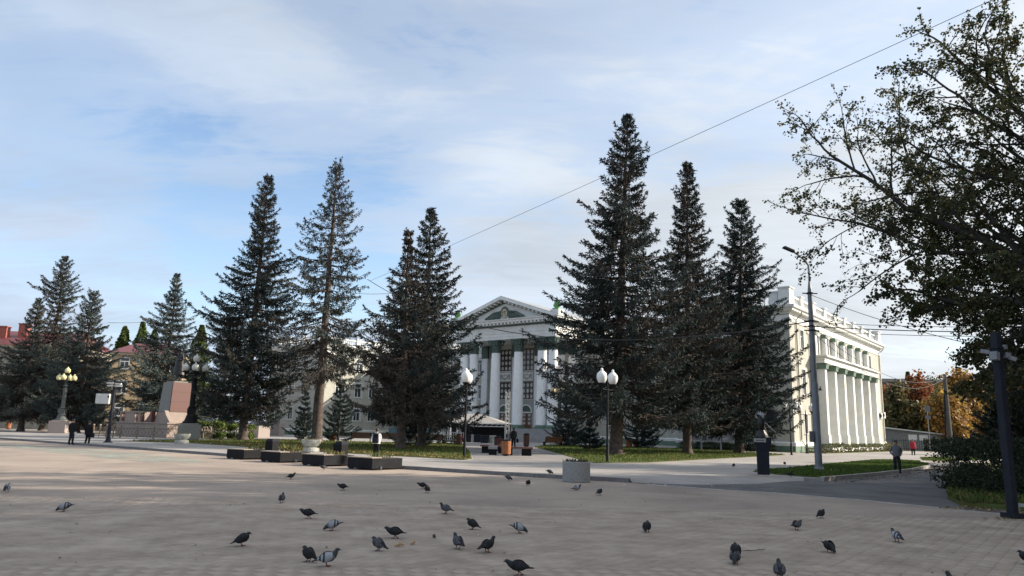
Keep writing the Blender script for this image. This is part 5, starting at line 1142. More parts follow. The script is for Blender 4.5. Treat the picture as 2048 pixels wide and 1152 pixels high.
for i in range(15):
    for z in (1.6, 4.6, 7.6, 10.6):
        w = MB().bx(1.2 + 3.1 * i, 2.9 + 3.1 * i, -.06, .02, z, z + 1.6).build('window', mat('grey_window_frame', (.2, .2, .2), .6, .1, 3), r); MB().bx(1.3 + 3.1 * i, 2.8 + 3.1 * i, -.08, -.065, z + .1, z + 1.5).build('pane', m_glass, w)
r = thing('shed', 'low grey metal shed with a sloping roof right of the hall', 'building', (56.5, 114.5, PAVE), R(-3)); MB().extr([(0, 0), (8.6, 0), (8.6, 2.35), (0, 3.15)], 0, 5).build('wall', mat('grey_metal_sheet', (.16, .17, .17), .6, .1, 2), r)
MB().extr([(-.3, 3.2), (9.0, 2.36), (9.0, 2.5), (-.3, 3.4)], -.5, 5.4).build('roof', mat('pale_metal_roof', (.42, .45, .46), .5, .08, 1), r)
for x in (3.4, 5.0): MB().bx(x, x + 1.25, -.04, .02, 1.5, 2.35).build('window', m_whites, r)
for k in range(12): MB().bx(.1 + .28 * k, .13 + .28 * k, -.03, .01, .05, 2.95 - .026 * k).build('sheet_rib', m_steel, r)
r = thing('iron_fence', 'dark iron railing before the grey shed', 'fence', (54.8, 109, PAVE))
for k in range(14): MB().tube([(.32 * k, 0, 0), (.32 * k, 0, 1.7)], .025, 5).build('bar', m_iron, r)
MB().tube([(0, 0, 1.45), (4.2, 0, 1.45)], .025, 5).tube([(0, 0, .3), (4.2, 0, .3)], .025, 5).build('rail', m_iron, r)
r = thing('sign_post', 'tall square road sign on a thin post among the autumn trees', 'sign', (54.6, 99, PAVE)); MB().tube([(0, 0, 0), (0, 0, 5.9)], .05, 8).build('post', m_steel, r)
for z, h in ((5.2, 1.0), (4.3, .6)): MB().bx(-.36, .36, -.08, -.05, z, z + h * .75).build('sign_plate', mat('grey_sign_back', (.1, .12, .14), .6, .1, 3), r)
# parked car
def car(loc, rz, label):
    r = thing('parked_car', label, 'car', loc, rz); pm = mat('white_car_paint', (.6, .6, .6), .3, .03, 1)
    MB().extr([(-2.05, .35), (2.0, .35), (2.08, .62), (1.95, .82), (1.1, .92), (.55, 1.38), (-.9, 1.42), (-1.65, .95), (-2.1, .9)], -.82, .82).build('body', pm, r, bevel=.06)
    for s in (-1, 1):
        MB().extr([(.95, .93), (.48, 1.33), (-.15, 1.35), (-.15, .93)], s * .825, s * .835).build('side_window', m_glass, r); MB().extr([(-.22, .93), (-.22, 1.35), (-.85, 1.36), (-1.4, .95)], s * .825, s * .835).build('side_window', m_glass, r)
        for x in (-1.25, 1.3):
            w = MB().lathe([(.31, -.1), (.33, -.08), (.33, .08), (.31, .1)], 18).build('wheel', m_black, r, loc=(x, s * .76, .33)); w.rotation_euler = (R(90), 0, 0); MB().lathe([(.2, -.105), (.2, .105)], 12).build('rim', m_steel, w)
        MB().bx(2.0, 2.07, s * .6 - .15, s * .6 + .15, .62, .76).build('headlight', m_whites, r)
    MB().add([(1.08, -.7, .95), (1.08, .7, .95), (.6, .62, 1.36), (.6, -.62, 1.36)], [(0, 1, 2, 3)]).build('windscreen', m_glass, r)
car((66.8, 111, PAVE), R(160), 'white car parked beside the shed behind the far walker'); car((70.2, 115, PAVE), R(170), 'second white car partly hidden behind the utility pole')

# poster boards by the wing
cols = [(.30, .05, .05), (.08, .08, .09), (.42, .42, .40), (.16, .06, .06), (.22, .22, .22)]
for i, t0 in enumerate((11.4, 9.2, 7.0, 4.8)):
    r = thing('poster_board', ('poster board behind the narrow spruce trunk', 'poster board with a red poster left of centre', 'poster board with rows of small portraits', 'poster board nearest the dark spruce trunk')[i], 'notice board', uv((29.4, 78.5), -t0, -2.1, PAVE), -A38, 'poster boards on silver posts')
    MB().bx(.05, 2.05, 0, .05, .95, 2.55).build('panel', mat('board_grey', (.3, .29, .28), .7, .05, 2), r)
    for x in (0, 2.1): MB().tube([(x, .02, 0), (x, .02, 2.8)], .035, 8).build('post', mat('silver_post', (.5, .5, .5), .4, .05, 3, metal=.4), r)
    rr = random.Random(i)
    for a in range(3):
        for c in range(2):
            w, h = rr.uniform(.35, .55), rr.uniform(.45, .65); x = .12 + .64 * a + rr.uniform(0, .06); z = 1.05 + .75 * c
            MB().bx(x, x + w, -.012, -.002, z, z + h).build('poster', mat('poster_%d' % rr.randrange(5), cols[rr.randrange(5)], .6, .3, 7), r)
for i, (x, y) in enumerate(((23.9, 72.6), (25.1, 74.2))):
    r = thing('flag_pole', ('thin white pole left of the dark spruce trunk', 'thin white pole right of the dark spruce trunk')[i], 'pole', (x, y, PAVE)); MB().tube([(0, 0, 0), (0, 0, 3.4)], .035, 8).build('pole', m_whites, r); MB().lathe([(.1, 0), (.1, .3)], 8).build('foot', m_conc, r)

# stage canopy in front of the portico
r = thing('stage_canopy', 'white stage canopy with a black interior before the steps', 'canopy', (-4.0, 97.5, PAVE), R(-8))
m_tent = mat('pale_canopy_fabric', (.32, .30, .275), .7, .06, 1.2)
MB().add([(-4.2, -2.6, 2.35), (4.0, -2.6, 2.35), (4.2, 3, 2.4), (-4.2, 3, 2.4), (-1.2, 0, 3.55), (.4, .2, 3.5)], [(0, 1, 5, 4), (1, 2, 5), (2, 3, 4, 5), (3, 0, 4)]).build('canopy_roof', m_tent, r)
MB().tube([(-4.2, -2.6, 2.3), (4.0, -2.6, 2.3)], .05, 6).tube([(-4.2, -2.6, 1.98), (4.0, -2.6, 1.98)], .05, 6).build('truss_chord', m_whites, r)
w = MB()
for k in range(13): w.tube([(-4.2 + .63 * k, -2.6, 1.98), (-4.2 + .63 * k + .4, -2.6, 2.3)], .025, 5)
w.build('truss_web', m_whites, r); MB().bx(-3.9, 3.9, 2.7, 2.8, 0, 2.3).build('backdrop', m_black, r); MB().bx(-3.9, 3.8, -2.3, 2.6, .35, .5).bx(-3.9, 3.8, -2.32, -2.25, 0, .35).build('stage_deck', m_black, r)
MB().bx(-4.1, 4.0, -2.5, 2.9, 1.85, 1.93).build('ceiling_cloth', m_black, r)
for x in (-4.15, 3.95):
    for y in (-2.55, 2.9): MB().tube([(x, y, 0), (x, y, 2.35)], .07, 8).build('leg', m_whites, r)
def truss(loc, H, label):
    r = thing('truss_tower', label, 'truss', loc, R(20)); m_al = mat('aluminium', (.45, .46, .47), .35, .06, 3, metal=.5)
    for sx in (-.22, .22):
        for sy in (-.22, .22): MB().tube([(sx, sy, 0), (sx, sy, H)], .035, 6).build('chord', m_al, r)
    w = MB(); n = int(H / .45)
    for k in range(n):
        z = k * H / n; s = 1 if k % 2 else -1
        for (ax_, ay, bx_, by) in ((-.22, -.22, .22, -.22), (.22, -.22, .22, .22), (.22, .22, -.22, .22), (-.22, .22, -.22, -.22)): w.tube([(ax_, ay, z if s > 0 else z + H / n), (bx_, by, z + H / n if s > 0 else z)], .02, 4)
    w.build('lattice', m_al, r)
truss((-.2, 94.6, PAVE), 6.3, 'tall aluminium truss tower at the right end of the stage canopy'); truss((-6.2, 94.8, PAVE), 3.0, 'short aluminium truss tower at the left end of the stage canopy')
r = thing('crowd_barrier', 'white slatted barrier left of the stage', 'barrier', (-7.6, 95.6, PAVE), R(-4))
MB().tube([(-2, 0, 1.15), (2, 0, 1.15)], .03, 6).tube([(-2, 0, .2), (2, 0, .2)], .03, 6).build('rail', m_whites, r)
for k in range(17): MB().bx(-2 + .25 * k - .04, -2 + .25 * k + .04, -.015, .015, .2, 1.15).build('slat', m_whites, r)
r = thing('banner', 'teal banner with pale script along the barrier left of the stage', 'banner', (-12.0, 96.5, PAVE), R(-4)); MB().bx(-3.2, 2.2, 0, .04, .1, 1.55).build('cloth', mat('teal_cloth', (.045, .10, .125), .7, .1, 2), r)
MB().tube([(-1.6 + .12 * k, -.012, .9 + .13 * math.sin(k * 1.7) * (1 + .4 * math.sin(k * .6))) for k in range(26)], .02, 4).build('script_lettering', m_whites, r)
for x in (-3.2, -.5, 2.2): MB().tube([(x, .04, 0), (x, .04, 1.6)], .03, 6).build('post', m_steel, r)
for i, (x, y) in enumerate(((-2.9, 91.8), (-1.9, 92.2))):
    r = thing('crate_drum', ('grey drum before the stage, left one', 'pale grey drum before the stage, right one')[i], 'drum', (x, y, PAVE)); MB().lathe([(.42, 0), (.45, .05), (.43, .45), (.45, .85), (.4, .9)], 16).build('drum', (m_slate, m_conc)[i], r)
r = thing('equipment_case', 'grey equipment case behind the lamp on the path', 'case', (-4.0, 88.5, PAVE)); MB().bx(-.8, .8, -.4, .4, .1, 1.0).build('case', m_slate, r, bevel=.02); MB().bx(-.3, .0, -.42, -.402, .1, 1.0).build('case_panel', m_conc, r)
# bust and board near the left wing
r = thing('bust_monument', 'small grey bust on a tall pedestal before the left wing', 'bust', (-34.6, 114, PAVE), R(-20)); MB().box((0, 0, .95), (1.9, 1.3, 1.9)).build('pedestal', m_gran, r, bevel=.03); MB().box((0, 0, 2.3), (.7, .6, .8), 0, .8).build('neck_block', m_greyg, r)
MB().lathe([(.5, 2.7), (.62, 2.95), (.5, 3.2), (.2, 3.3), (.18, 3.42), (.28, 3.6), (.3, 3.8), (.22, 4.0), (.05, 4.08)], 14).build('bust', m_greyg, r, smooth=True)
r = thing('information_board', 'grey notice board on two posts left of the bust', 'notice board', (-36.4, 112, PAVE), R(-10)); MB().bx(-1.1, 1.1, 0, .06, .7, 2.1).build('panel', mat('board_print_grey', (.25, .26, .27), .7, .25, 5), r); MB().bx(-1.15, -1.05, 0, .08, 0, 2.2).bx(1.05, 1.15, 0, .08, 0, 2.2).build('post', m_whites, r)
r = thing('birdhouse', 'pale timber birdhouse on the tall left spruce', 'birdhouse', (-24.3, 71.9, 6.85), R(-10)); MB().bx(-.3, .3, -.25, .25, 0, .55).build('box', mat('pale_orange_timber', (.42, .25, .13), .7, .12, 6), r); MB().extr([(-.4, .55), (.4, .55), (.32, .7), (-.36, .62)], -.36, .3).build('roof', m_tan, r); MB().lathe([(.07, 0), (.07, .02)], 10).build('hole', m_black, r, loc=(0, -.252, .36)).rotation_euler = (R(90), 0, 0); MB().tube([(.2, -.1, .0), (.5, .2, -.3)], .03, 6).build('perch', m_tan, r)
r = thing('boulder', 'grey boulder beside the brown spruce', 'stone', (-8.6, 70.5, PAVE)); MB().lathe([(.02, -.1), (.85, 0), (.9, .35), (.65, .75), (.3, .95), (.02, 1.0)], 9).build('stone', m_conc, r, smooth=True)

# ------------------------------------------------------------------ people
m_skin = mat('skin', (.34, .20, .145), .55, .06, 6); m_hair = mat('dark_hair', (.022, .018, .016), .6, .2, 20)
BONES = [('pelvis', 'waist', 'top'), ('waist', 'chest', 'top'), ('chest', 'upper', 'top'), ('upper', 'neck', 'skin'), ('neck', 'head1', 'skin'), ('head1', 'head2', 'skin'), ('head2', 'headt', 'skin')]
for s in 'LR': BONES += [('upper', 'sh' + s, 'top'), ('sh' + s, 'el' + s, 'top'), ('el' + s, 'wr' + s, 'top'), ('wr' + s, 'ha' + s, 'skin'), ('pelvis', 'hip' + s, 'bottom'), ('hip' + s, 'kn' + s, 'bottom'), ('kn' + s, 'an' + s, 'bottom'), ('an' + s, 'toe' + s, 'shoe')]
def base_pose():
    J = {'pelvis': (0, 0, .53, .082, .066), 'waist': (0, 0, .615, .080, .060), 'chest': (0, .004, .72, .094, .068), 'upper': (0, .01, .80, .070, .052), 'neck': (0, .004, .85, .034, .034), 'head1': (0, -.010, .895, .044, .05), 'head2': (0, -.010, .94, .047, .056), 'headt': (0, -.006, .975, .034, .042)}
    for s, k in (('L', 1), ('R', -1)):
        J['sh' + s] = (.105 * k, .01, .79, .046, .044); J['el' + s] = (.135 * k, .025, .635, .036, .036); J['wr' + s] = (.135 * k, -.02, .50, .026, .026); J['ha' + s] = (.134 * k, -.034, .455, .02, .026)
        J['hip' + s] = (.05 * k, 0, .50, .066, .066); J['kn' + s] = (.056 * k, -.012, .275, .048, .048); J['an' + s] = (.056 * k, .012, .055, .036, .036); J['toe' + s] = (.064 * k, -.085, .022, .03, .024)
    return J
def person(name, label, loc, rz, H, pose=None, mats=None, coat=None, hair=1.0, cat='person', fat=1.0, hood=False, hat=None, parent_thing=True):
    J = base_pose()
    for k, v in (pose or {}).items(): J[k] = tuple(v) + J[k][len(v):]
    names = list(J); idx = {n: i for i, n in enumerate(names)}
    me = bpy.data.meshes.new('tmp'); me.from_pydata([tuple(c * H for c in J[n][:3]) for n in names], [(idx[a], idx[b]) for a, b, _ in BONES], [])
    o = bpy.data.objects.new('tmp', me); COL.objects.link(o); sk = o.modifiers.new('s', 'SKIN'); sk.use_smooth_shade = True
    for n in names:
        f = fat if n in ('pelvis', 'waist', 'chest', 'upper') else 1
        v = me.skin_vertices[0].data[idx[n]]; v.radius = (J[n][3] * H * f, J[n][4] * H * f); v.use_root = (n == 'pelvis')
    ss = o.modifiers.new('u', 'SUBSURF'); ss.levels = 2; ss.render_levels = 2
    dg = bpy.context.evaluated_depsgraph_get(); ev = o.evaluated_get(dg); m2 = ev.to_mesh()
    V = [tuple(v.co) for v in m2.vertices]; F = [tuple(p.vertices) for p in m2.polygons]; ev.to_mesh_clear(); bpy.data.objects.remove(o)
    A = np.array([J[a][:3] for a, b, c in BONES]) * H; B = np.array([J[b][:3] for a, b, c in BONES]) * H; keys = ['top', 'bottom', 'skin', 'shoe']; bm_ = [keys.index(c) for a, b, c in BONES]
    Vn = np.array(V); mb = MB(); mb.v = V
    for f in F:
        c = Vn[list(f)].mean(0); t = np.clip(((c - A) * (B - A)).sum(1) / np.maximum(((B - A) ** 2).sum(1), 1e-9), 0, 1); d = np.linalg.norm(A + (B - A) * t[:, None] - c, axis=1) - .02 * H * (np.array(bm_) == 0); k = bm_[int(d.argmin())]
        if k == 0 and c[2] < .545 * H and abs(c[0]) < .1 * H: k = 1
        if k == 2 and c[2] < .845 * H and c[2] > .7 * H and abs(c[0]) < .07 * H: k = 0
        mb.f.append(f); mb.m.append(k)
    mb.mi = 2; hs = .065 * H
    h2 = Vector(J['head2'][:3]) * H
    mb.add([h2 + Vector((x, y, z)) * H for x, y, z in ((-.008, -.052, -.018), (.008, -.052, -.018), (0, -.052, .014), (0, -.075, -.016))], [(0, 1, 3), (1, 2, 3), (2, 0, 3)])
    for s in (-1, 1): mb.box(h2 + Vector((s * .05, .004, -.006)) * H, (.012 * H, .022 * H, .034 * H))
    for s in 'LR':
        w, h = Vector(J['wr' + s][:3]) * H, Vector(J['ha' + s][:3]) * H; d = (h - w).normalized(); side = d.cross(Vector((0, 0, 1)) if abs(d.z) < .8 else Vector((1, 0, 0))).normalized()
        if side.y > 0: side = -side
        cu = d.cross(side)
        for i, (o_, l) in enumerate(((-.014, .036), (-.005, .043), (.005, .041), (.014, .033))):
            p = h + side * o_ * H + d * .012 * H; mb.tube([p, p + d * l * .6 * H, p + (d * l + cu * .008) * H], [.0055 * H, .005 * H, .0035 * H], 5)
        p = w.lerp(h, .5) + side * .016 * H; mb.tube([p, p + (side * .016 + d * .014) * H, p + (side * .018 + d * .03) * H], [.007 * H, .006 * H, .004 * H], 5)
    mt = mats or {}
    root = thing(name, label, cat, loc, rz) if parent_thing is True else parent_thing
    body = mb.build('body', [mt.get(k) for k in keys], root, smooth=True)
    if parent_thing is not True: body.location = loc; body.rotation_euler = (0, 0, rz)
    if hair:
        hb = MB(); hb.lathe([(.0, .052), (.03, .049), (.047, .034), (.053, .012), (.052, -.012 * hair), (.046, -.035 * hair)][::-1], 14); hb.v = [(x * H * .98 + h2.x, y * H * 1.12 + h2.y + .008 * H, (z + .002 + (.0 if y > -.02 else .012)) * H + h2.z) for x, y, z in hb.v]
        hb.build('hair', mt.get('hair', m_hair), body if parent_thing is not True else root, smooth=True)
    if coat:
        cb = MB(); n = 18; rows = []
        for z, rx, ry, cy in coat: rows.append([(rx * H * math.cos(2 * math.pi * j / n), (cy + ry * math.sin(2 * math.pi * j / n)) * H, z * H) for j in range(n)])
        Vv = [p for r_ in rows for p in r_]; k = len(rows); cb.add(Vv, [(i * n + j, i * n + (j + 1) % n, (i + 1) * n + (j + 1) % n, (i + 1) * n + j) for i in range(k - 1) for j in range(n)])
        cb.build('coat' if coat[0][0] < .4 else 'jacket', mt['top'], body if parent_thing is not True else root, smooth=True)
    return root
def cl(n, c, r=.9): return mat(n, c, r, .12, 8, .15, 40, spec=.15)
c_blk = cl('black_cloth', (.014, .014, .017)); c_nav = cl('dark_navy_cloth', (.024, .026, .036)); c_wht = cl('white_shirt_cloth', (.62, .62, .66)); c_gry = cl('grey_sweater_knit', (.17, .17, .19)); c_red = cl('red_jacket_cloth', (.36, .04, .05)); c_sho = cl('dark_shoe', (.02, .02, .02), .5); c_olv = cl('dark_olive_cloth', (.03, .033, .03))
walk = {'knL': (.056, -.05, .28), 'anL': (.056, -.085, .06), 'toeL': (.06, -.18, .04), 'knR': (-.056, .01, .275), 'anR': (-.056, .09, .075), 'toeR': (-.062, .0, .022), 'elL': (.14, .05, .64), 'wrL': (.13, .03, .505), 'haL': (.13, .02, .46), 'elR': (-.14, .0, .635), 'wrR': (-.13, -.09, .52), 'haR': (-.128, -.11, .478)}
pock = {'elL': (.165, .045, .65), 'wrL': (.115, -.03, .555), 'haL': (.095, -.055, .53), 'elR': (-.165, .045, .65), 'wrR': (-.115, -.03, .555), 'haR': (-.095, -.055, .53)}
person('person', 'taller person in black jacket and dark jeans standing on the far left pavement edge', (-29.35, 51.5, 0), R(170), 1.74, {'anL': (.08, .012, .055), 'toeL': (.085, -.085, .022), 'anR': (-.08, .012, .055), 'toeR': (-.085, -.085, .022), 'wrR': (-.13, -.06, .52)}, dict(top=c_blk, bottom=c_nav, skin=m_skin, shoe=c_sho), [(.5, .13, .098, 0), (.6, .12, .09, 0), (.74, .128, .092, 0), (.82, .10, .07, .005), (.85, .05, .05, .005)], .9)
person('person', 'shorter person all in black with wide trousers beside the taller one in jeans', (-28.35, 51.7, 0), R(185), 1.62, {'anL': (.085, .012, .055), 'toeL': (.09, -.085, .022)}, dict(top=c_blk, bottom=c_blk, skin=m_skin, shoe=c_sho), [(.42, .14, .105, 0), (.55, .125, .10, 0), (.74, .125, .092, 0), (.82, .10, .07, .005), (.86, .055, .055, .005)], 1.2)
r = thing('shoulder_bag', 'small black bag hanging at the side of the shorter person in black', 'bag', (-28.0, 51.62, .55)); MB().box((0, 0, .12), (.2, .12, .3)).build('bag', c_blk, r, bevel=.03); MB().tube([(-.05, 0, .26), (-.1, .02, .7)], .012, 5).build('strap', c_blk, r)
r = thing('white_bag', 'small white bag held by the taller person in black', 'bag', (-29.02, 51.35, .72)); MB().box((0, 0, .06), (.17, .04, .13)).build('bag', m_whites, r, bevel=.015); MB().tube([(-.06, 0, .12), (0, 0, .2), (.06, 0, .12)], .008, 5).build('handle', m_whites, r)
person('person', 'boy in white shirt with a black backpack seen from behind at the nearest planter', (-6.35, 36.9, PAVE), R(186), 1.47, {**walk, 'knL': (.05, -.02, .275), 'anL': (.05, -.01, .055), 'toeL': (.055, -.1, .022), 'anR': (-.05, .03, .06), 'elL': (.14, -.02, .65), 'wrL': (.10, -.11, .57), 'haL': (.08, -.14, .56), 'elR': (-.14, -.02, .65), 'wrR': (-.10, -.11, .57), 'haR': (-.08, -.14, .56)}, dict(top=c_wht, bottom=c_blk, skin=m_skin, shoe=c_sho), [(.5, .125, .09, 0), (.6, .125, .085, 0), (.74, .13, .088, 0), (.815, .105, .07, .005), (.845, .045, .045, .005)], 1.0, fat=1.08)
r = thing('backpack', 'black backpack worn by the boy in white', 'backpack', (-6.37, 36.72, PAVE + .78), R(6)); MB().box((0, .0, .22), (.32, .17, .46), 0, .8).build('bag', c_blk, r, bevel=.05); MB().box((0, -.09, .13), (.22, .05, .2)).build('pocket', c_nav, r, bevel=.02)
for s in (-1, 1): MB().tube([(s * .12, .07, .42), (s * .13, .16, .47), (s * .13, .27, .38)], .022, 6).build('strap', c_blk, r)
person('person', 'person in dark clothes walking on the path behind the slab seats', (.45, 66.5, PAVE), R(190), 1.78, walk, dict(top=c_olv, bottom=c_blk, skin=m_skin, shoe=c_sho), [(.46, .135, .10, 0), (.6, .125, .09, 0), (.74, .13, .092, 0), (.82, .10, .07, .005), (.86, .055, .055, .005)], 1.1)
r = thing('carried_bag', 'dark bag carried by the person on the path', 'bag', (.78, 66.4, PAVE + .52)); MB().box((0, 0, .15), (.2, .3, .32)).build('bag', c_blk, r, bevel=.03); MB().tube([(0, -.1, .3), (0, 0, .42), (0, .1, .3)], .012, 5).build('handle', c_blk, r)
person('person', 'man in grey sweater with hands in pockets walking on the asphalt', (19.1, 37.7, .006), R(-12), 1.60, {**pock, 'knL': (.06, -.04, .28), 'anL': (.065, -.03, .06), 'toeL': (.07, -.125, .03), 'anR': (-.055, .05, .06), 'toeR': (-.06, -.04, .022)}, dict(top=c_gry, bottom=c_nav, skin=m_skin, shoe=c_sho), [(.515, .105, .085, 0), (.56, .112, .09, 0), (.74, .118, .085, 0), (.82, .1, .065, .005), (.852, .045, .045, .0)], .7, fat=1.05)
person('person', 'person in a red jacket walking by the far verge', (40.2, 76.0, PAVE), R(-18), 1.62, {**walk, 'wrL': (.17, -.02, .52), 'haL': (.19, -.04, .48)}, dict(top=c_red, bottom=c_blk, skin=m_skin, shoe=c_sho), [(.42, .17, .13, 0), (.55, .155, .115, 0), (.74, .14, .098, 0), (.82, .10, .07, .005), (.86, .055, .055, .005)], 1.1, fat=1.1)
person('person', 'far dark figure walking near the parked cars', (57.5, 102, PAVE), R(0), 1.7, walk, dict(top=c_blk, bottom=c_blk, skin=m_skin, shoe=c_sho), [(.45, .14, .10, 0), (.74, .13, .092, 0), (.82, .10, .07, .005), (.86, .055, .055, .005)], 1.0)
# bronze statue
person('statue', 'dark bronze statue of a man in a long coat with one arm raised', (-35.4, 80.6, PAVE + 5.85), -A38, 3.5, {'elR': (-.13, -.13, .83), 'wrR': (-.14, -.28, .90), 'haR': (-.14, -.34, .925), 'elL': (.17, .02, .66), 'wrL': (.13, -.09, .64), 'haL': (.10, -.12, .66), 'anL': (.07, -.03, .055), 'toeL': (.08, -.12, .03), 'anR': (-.06, .03, .055)}, dict(top=m_bronze, bottom=m_bronze, skin=m_bronze, shoe=m_bronze, hair=m_bronze), [(.20, .20, .18, .02), (.3, .185, .165, .015), (.45, .165, .14, .01), (.6, .15, .115, 0), (.74, .15, .11, 0), (.82, .12, .085, .005), (.87, .06, .06, .005)], .8, 'statue', 1.2)

# ------------------------------------------------------------------ pigeons
def ring_loft(mb, rows, n=12, colf=None):
    """rows: (x,z,half width,half height); rings stand across the spine"""
    k = len(rows); V = []
    for i, (x, z, w, h) in enumerate(rows):
        a, b = rows[max(0, i - 1)], rows[min(k - 1, i + 1)]; t = Vector((b[0] - a[0], 0, b[1] - a[1])).normalized(); up = Vector((-t.z, 0, t.x))
        for j in range(n):
            q = 2 * math.pi * j / n; V.append(Vector((x, 0, z)) + Vector((0, 1, 0)) * (w * math.cos(q)) + up * (h * math.sin(q)))
    mb.add(V, [(i * n + j, (i + 1) * n + j, (i + 1) * n + (j + 1) % n, i * n + (j + 1) % n) for i in range(k - 1) for j in range(n)] + [tuple(range(n)), tuple((k - 1) * n + j for j in range(n))[::-1]])
POSE = {
 'stand': [(-.175, .085, .028, .006), (-.13, .105, .034, .009), (-.09, .125, .036, .022), (-.05, .138, .056, .048), (0, .145, .068, .064), (.05, .158, .062, .064), (.08, .185, .046, .05), (.098, .22, .03, .034), (.108, .248, .025, .026), (.118, .268, .025, .025), (.135, .272, .018, .02), (.147, .268, .008, .009), (.166, .262, .002, .002)],
 'peck': [(-.175, .20, .03, .006), (-.13, .185, .034, .009), (-.09, .17, .036, .024), (-.05, .155, .058, .05), (0, .14, .07, .064), (.05, .125, .062, .06), (.085, .105, .044, .046), (.11, .085, .03, .032), (.125, .062, .025, .025), (.137, .045, .022, .022), (.146, .032, .014, .014), (.15, .022, .007, .007), (.154, .006, .002, .002)],
 'hunch': [(-.165, .05, .028, .006), (-.125, .075, .034, .01), (-.09, .105, .04, .03), (-.05, .13, .064, .056), (0, .15, .078, .074), (.045, .17, .07, .074), (.07, .2, .052, .055), (.078, .225, .036, .036), (.085, .242, .028, .026), (.1, .25, .024, .022), (.116, .244, .014, .015), (.128, .236, .007, .007), (.142, .226, .002, .002)],
 'sit': [(-.18, .055, .028, .006), (-.13, .062, .034, .01), (-.09, .072, .042, .03), (-.05, .082, .07, .056), (0, .09, .08, .07), (.05, .1, .07, .068), (.08, .125, .05, .052), (.098, .155, .032, .036), (.108, .18, .026, .027), (.12, .195, .025, .024), (.136, .196, .017, .018), (.148, .19, .008, .008), (.165, .184, .002, .002)],
 'walk': [(-.18, .13, .028, .006), (-.135, .135, .034, .009), (-.09, .142, .036, .024), (-.05, .146, .056, .05), (0, .148, .066, .062), (.05, .158, .06, .06), (.088, .175, .044, .046), (.115, .198, .03, .034), (.13, .215, .025, .027), (.145, .228, .024, .024), (.162, .226, .017, .018), (.174, .22, .008, .008), (.192, .212, .002, .002)],
}
for _k, _zs, _s in (('stand', .72, .95), ('walk', .68, .95), ('hunch', .76, .86), ('peck', .68, .92), ('sit', .8, .92)):
    POSE[_k] = [(x * _s, z * _zs * _s, w * _s, h * _s * (.92 if w > .03 else 1)) for x, z, w, h in POSE[_k]]
def bird_mat(name, body, neck, tail):
    m = [mat(name + '_body', body, .7, .15, 30, spec=.2), mat(name + '_neck', neck, .5, .3, 40, spec=.3), mat(name + '_tail', tail, .7, .2, 20, spec=.2), mat('pigeon_beak', (.06, .055, .05), .5), mat('pigeon_leg', (.20, .06, .05), .6)]
    return m
KIND = {
 'grey': (bird_mat('blue_grey_pigeon', (.12, .13, .15), (.03, .042, .042), (.03, .032, .036)), mat('pale_grey_wing', (.26, .28, .31), .6, .12, 25)),
 'dark': (bird_mat('charcoal_pigeon', (.016, .017, .02), (.01, .013, .015), (.01, .01, .012)), mat('charcoal_wing', (.018, .019, .023), .7, .3, 25, spec=.2)),
 'check': (bird_mat('chequered_pigeon', (.036, .039, .048), (.016, .022, .024), (.016, .016, .018)), mat('chequered_wing', (.11, .115, .13), .7, .1, 55, c2=(.018, .018, .022), detail=2, spec=.2)),
}
m_bar = mat('black_wing_bar', (.014, .014, .016), .6)
PC = {}
def pigeon(pose, kind, x, y, ang, label, s=1.0, z=.008):
    root = thing('pigeon', label, 'pigeon', (x, y, z), R(ang), 'pigeons on the square'); root.scale = (s, s, s)
    key = (pose, kind)
    if key not in PC:
        rows = POSE[pose]; mb = MB(); ring_loft(mb, rows); n = 12
        for i in range(len(mb.f)):
            seg = i // n; mb.m[i] = 2 if seg < 3 else 0 if seg < 6 else 1 if seg < 10 else 3
        mb.mi = 4; hz = rows[4][1] - rows[4][3] * .7
        if pose != 'sit':
            for sy in (-1, 1):
                fx = .012 if sy > 0 or pose != 'walk' else -.045
                mb.tube([(.0, sy * .026, hz), (-.006, sy * .027, hz * .55), (fx, sy * .027, .006)], [.012, .006, .005], 6)
                for tx, ty in ((.036, -.014), (.04, 0), (.036, .014), (-.022, 0)): mb.tube([(fx, sy * .027, .005), (fx + tx, sy * .027 + ty, .003)], [.004, .002], 4)
        b_ = mb.build('body', KIND[kind][0], None, smooth=True); ws = []
        r4, r2 = rows[4], rows[1]
        for sy in (-1, 1):
            w = MB(); k = 8; V = []
            sx_, sz_ = rows[6][0] - .015, rows[5][1] + rows[5][3] * .25; ex, ez = rows[1][0] + .012, rows[1][1] + .012
            for i in range(k + 1):
                t = i / k; cx = sx_ + (ex - sx_) * t; cz = sz_ + (ez - sz_) * t; wd = .052 * math.sin(math.pi * min(1, .18 + t * .82)) ** .8 * (1.0 if t < .6 else 1 - (t - .6) * 1.3) + .004
                wy = np.interp(cx, [r_[0] for r_ in rows[:8]], [r_[2] for r_ in rows[:8]]) 
                for j in range(6):
                    q = math.pi * (j / 5) - math.pi / 2; V.append((cx, sy * (wy * (.80 + .30 * math.cos(q)) * .98 + .004 - .3 * max(0, math.sin(q)) * wy), cz + wd * math.sin(q)))
            w.add(V, [(i * 6 + j, i * 6 + j + 1, (i + 1) * 6 + j + 1, (i + 1) * 6 + j) for i in range(k) for j in range(5)])
            if kind == 'grey':
                for i in range(len(w.f)):
                    if (i // 5) in (4, 6): w.m[i] = 1
            ws.append(w.build('wing', [KIND[kind][1], m_bar], b_, smooth=True))
        PC[key] = (b_.data, [q.data for q in ws]); b_.parent = root
    else:
        bd, wd_ = PC[key]; b_ = obj('body', bd, root)
        for q in wd_: obj('wing', q, b_)
    return root
